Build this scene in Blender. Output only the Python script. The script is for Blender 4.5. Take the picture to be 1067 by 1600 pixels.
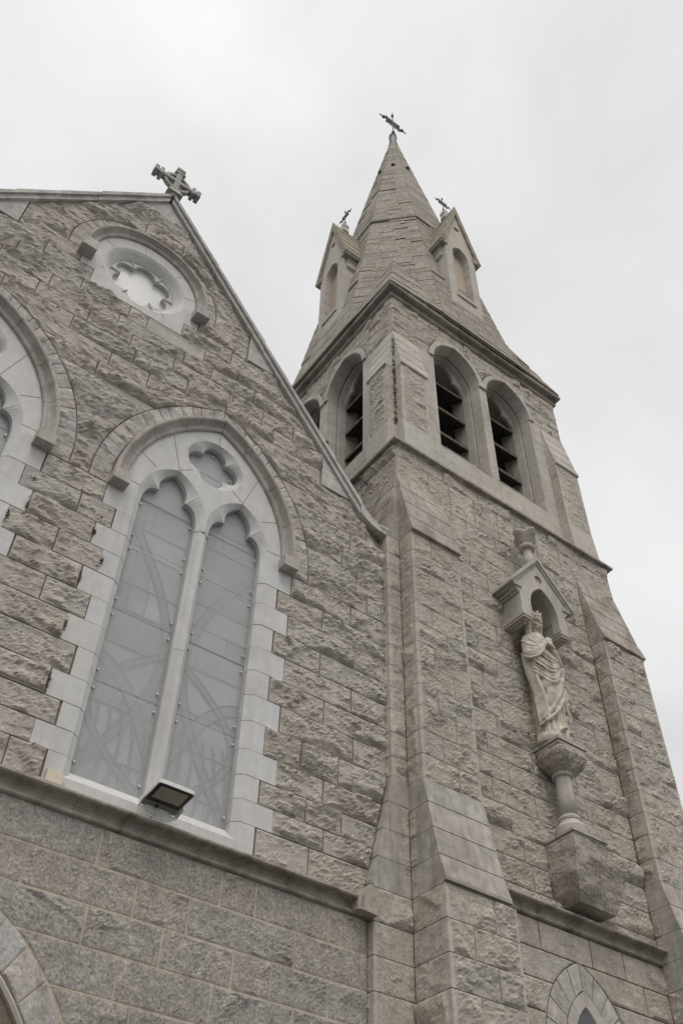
import bpy, bmesh, math, random
import numpy as np
from mathutils import Vector, Matrix
from mathutils.geometry import tessellate_polygon

for o in list(bpy.data.objects):
    bpy.data.objects.remove(o, do_unlink=True)
scene = bpy.context.scene
COL = scene.collection

# ------------------------------------------------------------------ camera
cam_d = bpy.data.cameras.new('camera')
cam = bpy.data.objects.new('camera', cam_d)
COL.objects.link(cam)
scene.camera = cam
cam_d.sensor_fit = 'VERTICAL'
cam_d.sensor_height = 36.0
cam_d.lens = 1489.5 / 1600.0 * 36.0
cam_d.clip_start = 0.05
cam_d.clip_end = 3000.0
RIGHT = Vector((0.8041427, -0.59412886, 0.01911593))
DOWN = Vector((0.44713338, 0.58337093, -0.67804874))
FWD = Vector((0.39169665, 0.55379532, 0.73476832))
M = Matrix.Identity(4)
for i in range(3):
    M[i][0] = RIGHT[i]
    M[i][1] = -DOWN[i]
    M[i][2] = -FWD[i]
M[0][3], M[1][3], M[2][3] = 0.0, -7.0, 1.6
cam.matrix_world = M

# ------------------------------------------------------------------ sky, sun, exposure
SUN_EL, SUN_AZ = math.radians(62), math.radians(205)     # soft light from the front, a little to the left
world = bpy.data.worlds.new('World')
scene.world = world
world.use_nodes = True
wt = world.node_tree
for n in list(wt.nodes):
    wt.nodes.remove(n)
w_out = wt.nodes.new('ShaderNodeOutputWorld')
w_sky = wt.nodes.new('ShaderNodeTexSky')
w_sky.sky_type = 'NISHITA'
w_sky.sun_disc = False
w_sky.sun_elevation = SUN_EL
w_sky.sun_rotation = SUN_AZ
w_sky.air_density = 2.0
w_sky.dust_density = 5.0
w_bg1 = wt.nodes.new('ShaderNodeBackground')
w_bg1.inputs['Strength'].default_value = 0.06
wt.links.new(w_sky.outputs[0], w_bg1.inputs[0])
w_tc = wt.nodes.new('ShaderNodeTexCoord')
w_map = wt.nodes.new('ShaderNodeMapping')
w_map.inputs['Scale'].default_value = (1.0, 1.0, 1.6)
w_map.inputs['Location'].default_value = (0.35, 0.1, 0.0)
wt.links.new(w_tc.outputs['Generated'], w_map.inputs[0])
w_n1 = wt.nodes.new('ShaderNodeTexNoise')
w_n1.inputs['Scale'].default_value = 2.1
w_n1.inputs['Detail'].default_value = 5
w_n1.inputs['Roughness'].default_value = 0.5
w_n1.inputs['Distortion'].default_value = 0.4
wt.links.new(w_map.outputs[0], w_n1.inputs['Vector'])
w_cr = wt.nodes.new('ShaderNodeValToRGB')
w_cr.color_ramp.elements[0].position = 0.30
w_cr.color_ramp.elements[0].color = (0.72, 0.715, 0.72, 1)
w_cr.color_ramp.elements[1].position = 0.72
w_cr.color_ramp.elements[1].color = (0.97, 0.97, 0.972, 1)
wt.links.new(w_n1.outputs['Fac'], w_cr.inputs[0])
w_bg2 = wt.nodes.new('ShaderNodeBackground')
w_bg2.inputs['Strength'].default_value = 0.95
wt.links.new(w_cr.outputs[0], w_bg2.inputs[0])
w_mix = wt.nodes.new('ShaderNodeMixShader')
w_mix.inputs[0].default_value = 0.95        # a closed cloud deck lets 5 % of the clear sky through
wt.links.new(w_bg1.outputs[0], w_mix.inputs[1])
wt.links.new(w_bg2.outputs[0], w_mix.inputs[2])
wt.links.new(w_mix.outputs[0], w_out.inputs[0])

sun_d = bpy.data.lights.new('sun', 'SUN')
sun_d.energy = 1.5
sun_d.angle = math.radians(35)
sun_d.color = (1.0, 0.95, 0.89)
sun = bpy.data.objects.new('sun', sun_d)
COL.objects.link(sun)
sx, sy, sz = math.cos(SUN_EL) * math.sin(SUN_AZ), math.cos(SUN_EL) * math.cos(SUN_AZ), math.sin(SUN_EL)
sun.rotation_euler = Vector((sx, sy, sz)).to_track_quat('Z', 'Y').to_euler()
sun.location = (-5, -20, 30)

scene.view_settings.view_transform = 'Standard'
scene.view_settings.look = 'None'
scene.view_settings.exposure = 0.12
scene.view_settings.gamma = 1.0
try:
    scene.view_settings.use_curve_mapping = False
except Exception:
    pass

# ------------------------------------------------------------------ noise
_prm = np.random.RandomState(7).permutation(512)
_prm = np.concatenate([_prm, _prm])
_ang = np.random.RandomState(9).rand(512) * 2 * np.pi
_gx, _gy = np.cos(_ang), np.sin(_ang)


def perlin(x, y):
    x = np.asarray(x, float); y = np.asarray(y, float)
    xi = np.floor(x).astype(int); yi = np.floor(y).astype(int)
    xf = x - xi; yf = y - yi
    u = xf * xf * xf * (xf * (xf * 6 - 15) + 10)
    v = yf * yf * yf * (yf * (yf * 6 - 15) + 10)

    def g(ix, iy, fx, fy):
        h = _prm[(_prm[ix & 511] + iy) & 511]
        return _gx[h] * fx + _gy[h] * fy
    a = g(xi, yi, xf, yf); b = g(xi + 1, yi, xf - 1, yf)
    c = g(xi, yi + 1, xf, yf - 1); d = g(xi + 1, yi + 1, xf - 1, yf - 1)
    return (a * (1 - u) + b * u) * (1 - v) + (c * (1 - u) + d * u) * v


def fbm(x, y, o=3):
    s = 0; a = 1.0
    for i in range(o):
        s = s + a * perlin(x * 2 ** i + 17.3 * i, y * 2 ** i + 5.1 * i)
        a *= 0.5
    return s


# ------------------------------------------------------------------ object helpers
WPOS = {}


def tag(o, label=None, cat=None, group=None, kind=None):
    if label: o['label'] = label
    if cat: o['category'] = cat
    if group: o['group'] = group
    if kind: o['kind'] = kind
    return o


def thing(name, label, cat, loc, group=None):
    o = bpy.data.objects.new(name, None)
    COL.objects.link(o)
    o.location = loc
    o.empty_display_size = 0.2
    WPOS[o.name] = Vector(loc)
    return tag(o, label, cat, group)


class MB:
    def __init__(self):
        self.V = []; self.F = []; self.n = 0; self.M2 = set()

    def add(self, V, F):
        V = np.asarray(V, float).reshape(-1, 3)
        self.V.append(V)
        n = self.n
        self.F.extend([tuple(i + n for i in f) for f in F])
        self.n += len(V)
        return self

    def box(self, x0, x1, y0, y1, z0, z1):
        V = [(x, y, z) for z in (z0, z1) for y in (y0, y1) for x in (x0, x1)]
        F = [(0, 2, 3, 1), (4, 5, 7, 6), (0, 1, 5, 4), (2, 6, 7, 3), (0, 4, 6, 2), (1, 3, 7, 5)]
        return self.add(V, F)

    def tube(self, pts, r, n=8, caps=True):
        pts = [Vector(p) for p in pts]
        rr = r if isinstance(r, (list, tuple)) else [r] * len(pts)
        V = []; F = []
        up = None
        for i, p in enumerate(pts):
            a = pts[max(0, i - 1)]; b = pts[min(len(pts) - 1, i + 1)]
            t = (b - a).normalized()
            if up is None:
                up = Vector((0, 0, 1)) if abs(t.z) < 0.9 else Vector((1, 0, 0))
            s = t.cross(up).normalized()
            up = s.cross(t).normalized()
            for k in range(n):
                an = 2 * math.pi * k / n
                V.append(p + (s * math.cos(an) + up * math.sin(an)) * rr[i])
        for i in range(len(pts) - 1):
            for k in range(n):
                F.append((i * n + k, i * n + (k + 1) % n, (i + 1) * n + (k + 1) % n, (i + 1) * n + k))
        if caps:
            F.append(tuple(reversed(range(n))))
            F.append(tuple((len(pts) - 1) * n + k for k in range(n)))
        return self.add([tuple(v) for v in V], F)

    def lathe(self, cx, cy, prof, n=20):
        V = []; F = []
        for (r, z) in prof:
            for k in range(n):
                a = 2 * math.pi * k / n
                V.append((cx + r * math.cos(a), cy + r * math.sin(a), z))
        m = len(prof)
        for i in range(m - 1):
            for k in range(n):
                F.append((i * n + k, i * n + (k + 1) % n, (i + 1) * n + (k + 1) % n, (i + 1) * n + k))
        F.append(tuple(reversed(range(n))))
        F.append(tuple((m - 1) * n + k for k in range(n)))
        return self.add(V, F)

    def prism(self, poly, fn, d0, d1):
        """poly: list of 2-D points, fn(a, b, d) -> world"""
        n = len(poly)
        V = [fn(a, b, d0) for a, b in poly] + [fn(a, b, d1) for a, b in poly]
        F = [(i, (i + 1) % n, n + (i + 1) % n, n + i) for i in range(n)]
        t = tessellate_polygon([[Vector((a, b, 0)) for a, b in poly]])
        F += [tuple(x) for x in t] + [tuple(n + i for i in x) for x in t]
        return self.add(V, F)

    def build(self, name, mat, parent=None, smooth=False, label=None, kind=None, centre=True):
        V = np.concatenate(self.V) if self.V else np.zeros((0, 3))
        c = (V.min(0) + V.max(0)) / 2 if (centre and len(V)) else np.zeros(3)
        me = bpy.data.meshes.new(name)
        me.from_pydata((V - c).tolist(), [], self.F)
        me.materials.append(mat)
        if self.M2:
            me.materials.append(T["tooled"])
            for i in self.M2: me.polygons[i].material_index = 1
        if smooth:
            me.shade_smooth()
        o = bpy.data.objects.new(name, me)
        COL.objects.link(o)
        pw = Vector((0, 0, 0))
        if parent is not None:
            o.parent = parent
            pw = WPOS[parent.name]
        o.location = Vector(c) - pw
        WPOS[o.name] = Vector(c)
        if label: o['label'] = label
        if kind: o['kind'] = kind
        return o


# wall frames: (a along the wall, d outward, z) -> world
def F_front(y0):
    return lambda a, d, z: (a, y0 - d, z)


def F_left(x0):
    return lambda a, d, z: (x0 - d, a, z)


def F_right(x0):
    return lambda a, d, z: (x0 + d, a, z)


def cst(v):
    return lambda z: v + 0 * np.asarray(z, float)


RNG = np.random.RandomState(42)


def rough_cell(mb, frame, P, W, H, res=0.03, amp=0.045, ledge=0.014, margins=(0, 0, 0, 0), taper=0.03, d0=0.0, back=0.06, seed=None, flat=False, gap=0.006):
    """a rock-faced stone. P(u,v) -> (a,z) arrays. margins l,r,b,t are tooled flush strips"""
    rs = np.random.RandomState(RNG.randint(1 << 30) if seed is None else seed)
    if flat:
        nu, nv = 1, 1
        if flat > 1: nu = nv = int(flat)
    else:
        nu = max(3, int(round(W / res))); nv = max(3, int(round(H / res)))
    gu, gv = gap / max(W, 0.02), gap / max(H, 0.02)
    u = np.linspace(gu, 1 - gu, nu + 1); v = np.linspace(gv, 1 - gv, nv + 1)
    if not flat:
        # put extra rows close to the border so the edge stays crisp
        u = np.unique(np.concatenate([u, [gu + 0.010 / W, 1 - gu - 0.010 / W]])); v = np.unique(np.concatenate([v, [gv + 0.010 / H, 1 - gv - 0.010 / H]]))
        for m, side in ((margins[0], 0), (margins[1], 1)):
            if m > 0:
                u = np.unique(np.concatenate([u, [m / W if side == 0 else 1 - m / W]]))
    nu = len(u) - 1; nv = len(v) - 1
    U, Vv = np.meshgrid(u, v)
    A, Z = P(U, Vv)
    if flat:
        h = np.zeros_like(A)
        h = h + rs.uniform(-1, 1) * amp * 0.3
    else:
        x = U * W; z = Vv * H
        el = np.minimum(np.minimum(x - gap - margins[0], W - gap - margins[1] - x), np.minimum(z - gap - margins[2], H - gap - margins[3] - z))
        t = np.clip(el / taper, 0, 1); t = np.sqrt(t) * 0.6 + t * t * (3 - 2 * t) * 0.4
        ox, oz = rs.rand(2) * 200
        # facets
        h = None
        K = rs.randint(3, 6)
        for k in range(K):
            px, pz = rs.rand() * W, rs.rand() * H
            gx_, gz_ = rs.normal(0, 0.15), rs.normal(0.06, 0.20)
            pl = amp * rs.uniform(0.65, 1.35) + gx_ * (x - px) + gz_ * (z - pz)
            h = pl if h is None else np.minimum(h, pl)
        h = np.minimum(h, 0.004 + (z - 0.01) * rs.uniform(0.5, 1.1) + 0.010 * perlin(x * 6 + ox, x * 0 + 3.3))     # under side split away
        h = np.minimum(h, 0.006 + (H - z) * rs.uniform(0.7, 1.8))
        h = np.clip(h, amp * 0.10, amp * 1.9)
        wx = fbm(x * 5 + ox, z * 6 + oz, 3)
        th = rs.normal(0.12, 0.28)
        s = (z * math.cos(th) + x * math.sin(th)) / rs.uniform(0.07, 0.15) + wx * 1.5
        saw = s - np.floor(s)
        msk = np.clip(perlin(x * 3 + oz, z * 5 + ox) * 3 + 0.35, 0, 1)
        h = h + ledge * 0.7 * (saw ** 0.7 - 0.5) * 2 * msk
        h = h + amp * 0.30 * fbm(x * 4.5 + oz, z * 12 + x * 2.0 + ox, 4) + rs.normal(0, 1, h.shape) * 0.0018
        # small conchoidal chips, each its own little plane
        if res < 0.06:
            nc = int(max(6, min(60, W * H / 0.0075))); cf_ = min(1.0, (amp / 0.045) ** 1.6) * 0.50
            cp = rs.rand(nc, 2) * np.array([W, H]); cg = (rs.normal(0, 0.20, (nc, 2)) + np.array([0, 0.08])) * cf_; ch = rs.normal(0, amp * 0.15, nc) * cf_
            wx2 = x + 0.02 * perlin(x * 18 + ox, z * 18 + oz); wz2 = z + 0.02 * perlin(x * 18 + oz, z * 18 + ox)
            dx = wx2[..., None] - cp[:, 0]; dz = (wz2[..., None] - cp[:, 1] + 0.22 * (wx2[..., None] - cp[:, 0])) * 3.0
            k_ = np.argmin(dx * dx + dz * dz, -1)
            h = h + ch[k_] + cg[k_, 0] * (x - cp[k_, 0]) + cg[k_, 1] * (z - cp[k_, 1])
        h = np.clip(h, 0.002, 0.075) * t
        # broken lower arris here and there
        if rs.rand() < 0.3:
            ax = rs.rand() * W
            br = np.clip(1 - np.hypot((x - ax) / 0.11, z / 0.06), 0, 1)
            h = h - br * amp * 0.8
            h = np.maximum(h, -0.01 if amp > 0.026 else 0.0)
    Wd = np.stack(frame(A, h + d0, Z), -1).reshape(-1, 3)
    Wb = np.stack(frame(A, 0 * h + d0 - back, Z), -1).reshape(-1, 3)
    n1 = nu + 1
    F = [(j * n1 + i, j * n1 + i + 1, (j + 1) * n1 + i + 1, (j + 1) * n1 + i) for j in range(nv) for i in range(nu)]
    if not flat and (margins[0] > 0 or margins[1] > 0):
        base_f = len(mb.F)
        for i in range(nu):
            um = (u[i] + u[i + 1]) / 2 * W
            if um < margins[0] or um > W - margins[1]:
                for j in range(nv): mb.M2.add(base_f + j * nu + i)
    border = [i for i in range(n1)] + [j * n1 + nu for j in range(1, nv + 1)] + [nv * n1 + i for i in range(nu - 1, -1, -1)] + [j * n1 for j in range(nv - 1, 0, -1)]
    nb = len(border); off = len(Wd)
    Vall = np.concatenate([Wd, Wb[border]])
    for i in range(nb):
        j = (i + 1) % nb
        F.append((border[j], border[i], off + i, off + j))
    mb.add(Vall, F)
    return mb


def block(frame, xl, xr, z0, z1, **kw):
    if not callable(xl): xl = cst(xl)
    if not callable(xr): xr = cst(xr)
    zm = (z0 + z1) / 2
    W = float(xr(zm) - xl(zm))

    def P(U, V):
        Z = z0 + (z1 - z0) * V
        L = xl(Z); R = xr(Z)
        return L + (R - L) * U, Z
    mb = kw.pop('mb', None) or MB()
    rough_cell(mb, frame, P, max(W, 0.03), z1 - z0, **kw)
    return mb


# pieces with a count limit per thing and name: the first 300 are parts, the rest one joined stuff part
class Pieces:
    def __init__(self, name, mat, parent, limit=295):
        self.name, self.mat, self.parent, self.limit = name, mat, parent, limit
        self.n = 0; self.rest = MB()

    def put(self, mb, visible=True, mat=None, label=None):
        if visible and self.n < self.limit:
            self.n += 1
            return mb.build(self.name, mat or self.mat, self.parent, label=label)
        for V in mb.V: pass
        base = self.rest.n
        self.rest.M2 |= {i + len(self.rest.F) for i in mb.M2}
        self.rest.V.extend(mb.V); self.rest.F.extend([tuple(i + base for i in f) for f in mb.F]); self.rest.n += mb.n
        return None

    def flush(self):
        if self.rest.n:
            self.rest.build(self.name, self.mat, self.parent, kind='stuff')


def split_run(hi, lo, rng, prev, lmin, lmax):
    """joint positions between hi and lo, staggered against the course below"""
    for _ in range(30):
        x = hi; js = []
        while True:
            l = rng.uniform(lmin, lmax)
            if x + l > lo - lmin * 0.6: break
            x += l; js.append(x)
        if all(abs(j - p) > 0.09 for j in js for p in prev): break
    return js


def lay_courses(frame, zs, xmin, xmax, excl, rng, emit, lmin=0.38, lmax=0.85, fixed=None, **kw):
    prev = []
    for ci in range(len(zs) - 1):
        z0, z1 = zs[ci], zs[ci + 1]
        zz = np.linspace(z0, z1, 7)
        segs = [(xmin, xmax)]
        for (L, R, za, zb) in excl:
            ov = min(z1, zb) - max(z0, za)
            if ov < 0.2 * (z1 - z0): continue
            new = []
            for (a, b) in segs:
                am, bm, lm, rm = float(np.mean(a(zz))), float(np.mean(b(zz))), float(np.mean(L(zz))), float(np.mean(R(zz)))
                if rm <= am or lm >= bm:
                    new.append((a, b)); continue
                if lm > am + 0.03: new.append((a, L))
                if rm < bm - 0.03: new.append((R, b))
            segs = new
        joints = []
        for (a, b) in segs:
            hi = float(np.max(a(zz))); lo = float(np.min(b(zz)))
            if float(np.mean(b(zz)) - np.mean(a(zz))) < 0.05: continue
            if fixed is not None and ci in fixed:
                js = [j for j in fixed[ci] if hi + 0.1 < j < lo - 0.1]
            else:
                js = split_run(hi, lo, rng, prev, lmin, lmax) if lo - hi > lmin * 1.7 else []
            joints += js
            bs = [a] + [cst(j) for j in js] + [b]
            for i in range(len(bs) - 1):
                emit(frame, bs[i], bs[i + 1], z0, z1, **kw)
        prev = joints


# ------------------------------------------------------------------ pointed-arch geometry
def arch_R(hw, h):
    return (h * h + hw * hw) / (2 * hw)


class Arch:
    def __init__(self, xc, zs, hw, h):
        self.xc, self.zs, self.hw = xc, zs, hw
        self.R = arch_R(hw, h)

    def tmax(self, d=0):
        R = self.R + d
        return math.acos(max(-1, min(1, (self.R - self.hw) / R)))

    def pt(self, side, t, d=0.0):
        """side -1 left, +1 right; t in 0..1 spring to apex, t<0 is metres down the jamb"""
        R = self.R + d
        c = self.xc - side * (self.R - self.hw)
        if t <= 0:
            return (c + side * R, self.zs + t)
        th = t * self.tmax(d)
        return (c + side * R * math.cos(th), self.zs + R * math.sin(th))

    def bounds(self, d=0.0):
        R = self.R + d
        k = self.R - self.hw

        def half(z):
            zz = np.clip(np.asarray(z, float) - self.zs, 0, R)
            return np.clip(np.sqrt(np.maximum(R * R - zz * zz, 0)) - k, 0, None)
        return (lambda z: self.xc - half(z)), (lambda z: self.xc + half(z)), self.zs + math.sqrt(max(R * R - k * k, 0))

    def outline(self, d, zbot, n=12):
        """closed polygon from bottom left, up the left side, over and down"""
        pts = [self.pt(-1, zbot - self.zs, d)] + [self.pt(-1, i / n, d) for i in range(n)] + [self.pt(-1, 1, d)]
        pts += [self.pt(1, i / n, d) for i in range(n - 1, -1, -1)] + [self.pt(1, zbot - self.zs, d)]
        return pts


def sweep_piece(arch, side, t0, t1, prof, frame, n=4, gap=0.003):
    """solid stone with cross-section prof [(d, out)] swept along the arch"""
    L = arch.R * arch.tmax(0)
    if t0 >= 0:
        g = gap / L; ts = np.linspace(t0 + g, t1 - g, n + 1)
    else:
        ts = np.linspace(t0 + gap, t1 - gap, 2)
    m = len(prof); V = []; F = []
    for t in ts:
        for d, o in prof:
            a, z = arch.pt(side, float(t), d)
            V.append(frame(a, o, z))
    for i in range(len(ts) - 1):
        for k in range(m):
            F.append((i * m + k, i * m + (k + 1) % m, (i + 1) * m + (k + 1) % m, (i + 1) * m + k))
    tt = tessellate_polygon([[Vector((d, o, 0)) for d, o in prof]])
    F += [tuple(x) for x in tt] + [tuple((len(ts) - 1) * m + i for i in x) for x in tt]
    return MB().add(V, F)


def strip_loft(A, B, fa, fb, closed=False):
    """quad strip between two outlines of the same length; fa/fb map (a,z) to world"""
    V = [fa(*p) for p in A] + [fb(*p) for p in B]
    n = len(A)
    F = [(i, (i + 1) % n, n + (i + 1) % n, n + i) for i in range(n if closed else n - 1)]
    return V, F


def plate(mb, outer, holes, fn):
    """flat polygon with holes; fn(a,z)->world"""
    loops = [[Vector((a, z, 0)) for a, z in outer]] + [[Vector((a, z, 0)) for a, z in h] for h in holes]
    t = tessellate_polygon(loops)
    V = [fn(p.x, p.y) for l in loops for p in l]
    mb.add(V, [tuple(x) for x in t])
    return mb


def bez(p0, c, p1, n):
    return [((1 - t) ** 2 * p0[0] + 2 * t * (1 - t) * c[0] + t * t * p1[0], (1 - t) ** 2 * p0[1] + 2 * t * (1 - t) * c[1] + t * t * p1[1]) for t in [i / n for i in range(n + 1)]]


def cusped(xc, zs, hw, h, zbot, n=8):
    """trefoiled lancet outline (open at the bottom: from bottom left over to bottom right)"""
    cx_, cz_ = 0.48 * hw, zs + 0.40 * h
    L = [(-hw, zbot)] + bez((-hw, zs - 0.10), (-hw * 0.98, cz_ + 0.02), (-cx_, cz_), n) + bez((-cx_, cz_), (-cx_ * 1.30, cz_ + 0.36 * h), (0, zs + h), n)[1:]
    R = [(-x, z) for x, z in reversed(L[:-1])]
    return [(xc + x, z) for x, z in L + R]


def cusp_outer(xc, zs, hw, h, zbot, n=8):
    """plain pointed outline with the same number of points as cusped()"""
    a = Arch(xc, zs, hw, h)
    m = 2 * n
    L = [(xc - hw, zbot), (xc - hw, zs - 0.10)] + [a.pt(-1, i / (m - 1), 0) for i in range(m)]
    R = [(2 * xc - x, z) for x, z in reversed(L[:-1])]
    return L + R


def foil(cx, cz, rc, rl, k, ph, n=96):
    out = []
    for i in range(n):
        f = 2 * math.pi * i / n
        r = 0
        for j in range(k):
            a = f - (ph + 2 * math.pi * j / k)
            s = rl * rl - (rc * math.sin(a)) ** 2
            if s > 0 and math.cos(a) > -0.2:
                r = max(r, rc * math.cos(a) + math.sqrt(s))
        out.append((cx + r * math.cos(f), cz + r * math.sin(f)))
    return out


def circ(cx, cz, r, n=96):
    return [(cx + r * math.cos(2 * math.pi * i / n), cz + r * math.sin(2 * math.pi * i / n)) for i in range(n)]

# ------------------------------------------------------------------ materials
def new_mat(name):
    m = bpy.data.materials.new(name); m.use_nodes = True
    nt = m.node_tree
    b = nt.nodes['Principled BSDF']
    return m, nt, b


def N(nt, t, **kw):
    n = nt.nodes.new(t)
    for k, v in kw.items():
        if k in n.inputs: n.inputs[k].default_value = v
        else: setattr(n, k, v)
    return n


def ramp(nt, src, stops):
    r = nt.nodes.new('ShaderNodeValToRGB')
    els = r.color_ramp.elements
    if len(stops) == 1: stops = [(0.0, stops[0][1]), (1.0, stops[0][1])]
    while len(els) < len(stops): els.new(0.5)
    for e, (p, c) in zip(els, stops):
        e.position = p; e.color = (c[0], c[1], c[2], 1) if isinstance(c, tuple) else (c, c, c, 1)
    nt.links.new(src, r.inputs[0])
    return r


def mixc(nt, fac, a, b, mode='MIX'):
    m = nt.nodes.new('ShaderNodeMix'); m.data_type = 'RGBA'; m.blend_type = mode
    for s, i in ((fac, 0), (a, 6), (b, 7)):
        if isinstance(s, (int, float)): m.inputs[i].default_value = s
        elif isinstance(s, tuple): m.inputs[i].default_value = (*s, 1)
        else: nt.links.new(s, m.inputs[i])
    return m.outputs[2]


def stone_mat(name, tints, speck=0.5, speck_scale=55, bump=0.5, bump_dist=0.012, stain=0.35, stain_col=(0.14, 0.105, 0.075), stain_scale=0.9, moss=0.0, rough=0.9, island=True, fine_scale=160, streak=0.0, mott=1.0):
    m, nt, b = new_mat(name)
    geo = N(nt, 'ShaderNodeNewGeometry')
    oi = N(nt, 'ShaderNodeObjectInfo')
    add = N(nt, 'ShaderNodeMath', operation='ADD')
    nt.links.new(oi.outputs['Random'], add.inputs[0])
    if island: nt.links.new(geo.outputs['Random Per Island'], add.inputs[1])
    else: add.inputs[1].default_value = 0
    fr = N(nt, 'ShaderNodeMath', operation='FRACT'); nt.links.new(add.outputs[0], fr.inputs[0])
    k = len(tints)
    base = ramp(nt, fr.outputs[0], [((i + 0.5) / k, t) for i, t in enumerate(tints)])
    pos = geo.outputs['Position']
    # big uneven tone
    n1 = N(nt, 'ShaderNodeTexNoise', Scale=1.7, Detail=4.0, Roughness=0.6); nt.links.new(pos, n1.inputs['Vector'])
    r1 = ramp(nt, n1.outputs['Fac'], [(0.3, 1 - 0.10 * (0.4 + 0.6 * mott)), (0.7, 1 + 0.10 * (0.4 + 0.6 * mott))])
    c = mixc(nt, 1.0, base.outputs[0], r1.outputs[0], 'MULTIPLY')
    n1b = N(nt, 'ShaderNodeTexNoise', Scale=9.0, Detail=5.0, Roughness=0.65); nt.links.new(pos, n1b.inputs['Vector'])
    r1b = ramp(nt, n1b.outputs['Fac'], [(0.32, (1 - 0.22 * mott, 1 - 0.23 * mott, 1 - 0.22 * mott)), (0.68, (1 + 0.20 * mott, 1 + 0.19 * mott, 1 + 0.16 * mott))])
    c = mixc(nt, 1.0, c, r1b.outputs[0], 'MULTIPLY')
    # crystals
    n2 = N(nt, 'ShaderNodeTexNoise', Scale=speck_scale, Detail=3.0, Roughness=0.75); nt.links.new(pos, n2.inputs['Vector'])
    r2 = ramp(nt, n2.outputs['Fac'], [(0.33, 0.45), (0.48, 0.95), (0.56, 1.08), (0.70, 1.65)])
    c = mixc(nt, speck, c, mixc(nt, 1.0, c, r2.outputs[0], 'MULTIPLY'))
    # brown weather stains
    n3 = N(nt, 'ShaderNodeTexNoise', Scale=stain_scale, Detail=6.0, Roughness=0.68, Distortion=0.6)
    mp = N(nt, 'ShaderNodeMapping'); mp.inputs['Scale'].default_value = (1, 1, 0.55); nt.links.new(pos, mp.inputs[0]); nt.links.new(mp.outputs[0], n3.inputs['Vector'])
    r3 = ramp(nt, n3.outputs['Fac'], [(0.48, 0.0), (0.72, 1.0)])
    ms = N(nt, 'ShaderNodeMath', operation='MULTIPLY'); nt.links.new(r3.outputs[0], ms.inputs[0]); ms.inputs[1].default_value = stain
    c = mixc(nt, ms.outputs[0], c, stain_col)
    if streak > 0:
        n5 = N(nt, 'ShaderNodeTexNoise', Scale=1.0, Detail=5.0, Roughness=0.6)
        mp5 = N(nt, 'ShaderNodeMapping'); mp5.inputs['Scale'].default_value = (14, 14, 0.9); nt.links.new(pos, mp5.inputs[0]); nt.links.new(mp5.outputs[0], n5.inputs['Vector'])
        r5 = ramp(nt, n5.outputs['Fac'], [(0.46, 0.0), (0.66, 1.0)])
        m5 = N(nt, 'ShaderNodeMath', operation='MULTIPLY'); nt.links.new(r5.outputs[0], m5.inputs[0]); m5.inputs[1].default_value = streak
        c = mixc(nt, m5.outputs[0], c, tuple(v * 0.42 for v in tints[0]))
    if moss > 0:
        n4 = N(nt, 'ShaderNodeTexNoise', Scale=3.2, Detail=6.0, Roughness=0.7); nt.links.new(pos, n4.inputs['Vector'])
        r4 = ramp(nt, n4.outputs['Fac'], [(0.52, 0.0), (0.66, 1.0)])
        mm = N(nt, 'ShaderNodeMath', operation='MULTIPLY'); nt.links.new(r4.outputs[0], mm.inputs[0]); mm.inputs[1].default_value = moss
        c = mixc(nt, mm.outputs[0], c, (0.17, 0.145, 0.075))
    nt.links.new(c, b.inputs['Base Color'])
    b.inputs['Roughness'].default_value = rough
    b.inputs['Specular IOR Level'].default_value = 0.25
    # relief
    bn = N(nt, 'ShaderNodeTexNoise', Scale=22.0, Detail=8.0, Roughness=0.72); nt.links.new(pos, bn.inputs['Vector'])
    bn2 = N(nt, 'ShaderNodeTexNoise', Scale=fine_scale, Detail=3.0, Roughness=0.7); nt.links.new(pos, bn2.inputs['Vector'])
    ad = N(nt, 'ShaderNodeMath', operation='MULTIPLY_ADD'); nt.links.new(bn2.outputs['Fac'], ad.inputs[0]); ad.inputs[1].default_value = 0.3; nt.links.new(bn.outputs['Fac'], ad.inputs[2])
    bp = N(nt, 'ShaderNodeBump', Strength=bump, Distance=bump_dist); nt.links.new(ad.outputs[0], bp.inputs['Height'])
    nt.links.new(bp.outputs[0], b.inputs['Normal'])
    return m


T = {}
T['granite'] = stone_mat('granite', [(0.451, 0.416, 0.374), (0.469, 0.435, 0.393), (0.451, 0.422, 0.385), (0.435, 0.412, 0.383), (0.473, 0.441, 0.398), (0.444, 0.405, 0.361), (0.458, 0.429, 0.391)], speck=0.42, bump=0.75, bump_dist=0.022, stain=0.2, stain_col=(0.19, 0.15, 0.115))
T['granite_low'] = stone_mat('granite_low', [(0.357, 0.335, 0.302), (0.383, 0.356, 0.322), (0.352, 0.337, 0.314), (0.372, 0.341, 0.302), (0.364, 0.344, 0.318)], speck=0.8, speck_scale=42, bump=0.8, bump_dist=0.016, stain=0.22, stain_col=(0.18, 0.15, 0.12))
T['granite_tower'] = stone_mat('granite_tower', [(0.451, 0.416, 0.366), (0.468, 0.433, 0.381), (0.445, 0.413, 0.367), (0.433, 0.409, 0.371), (0.476, 0.438, 0.383), (0.445, 0.406, 0.352)], speck=0.42, bump=0.75, bump_dist=0.022, stain=0.24, stain_col=(0.20, 0.16, 0.12))
T['tooled'] = stone_mat('tooled_margin', [(0.47, 0.44, 0.40)], speck=0.3, bump=0.3, bump_dist=0.005, stain=0.3)
T['dressed'] = stone_mat('dressed', [(0.471, 0.443, 0.401), (0.503, 0.475, 0.429), (0.444, 0.424, 0.395), (0.487, 0.451, 0.398)], speck=0.22, speck_scale=90, bump=0.2, bump_dist=0.004, stain=0.28, stain_scale=1.6, rough=0.85, streak=0.12, mott=0.5)
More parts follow.
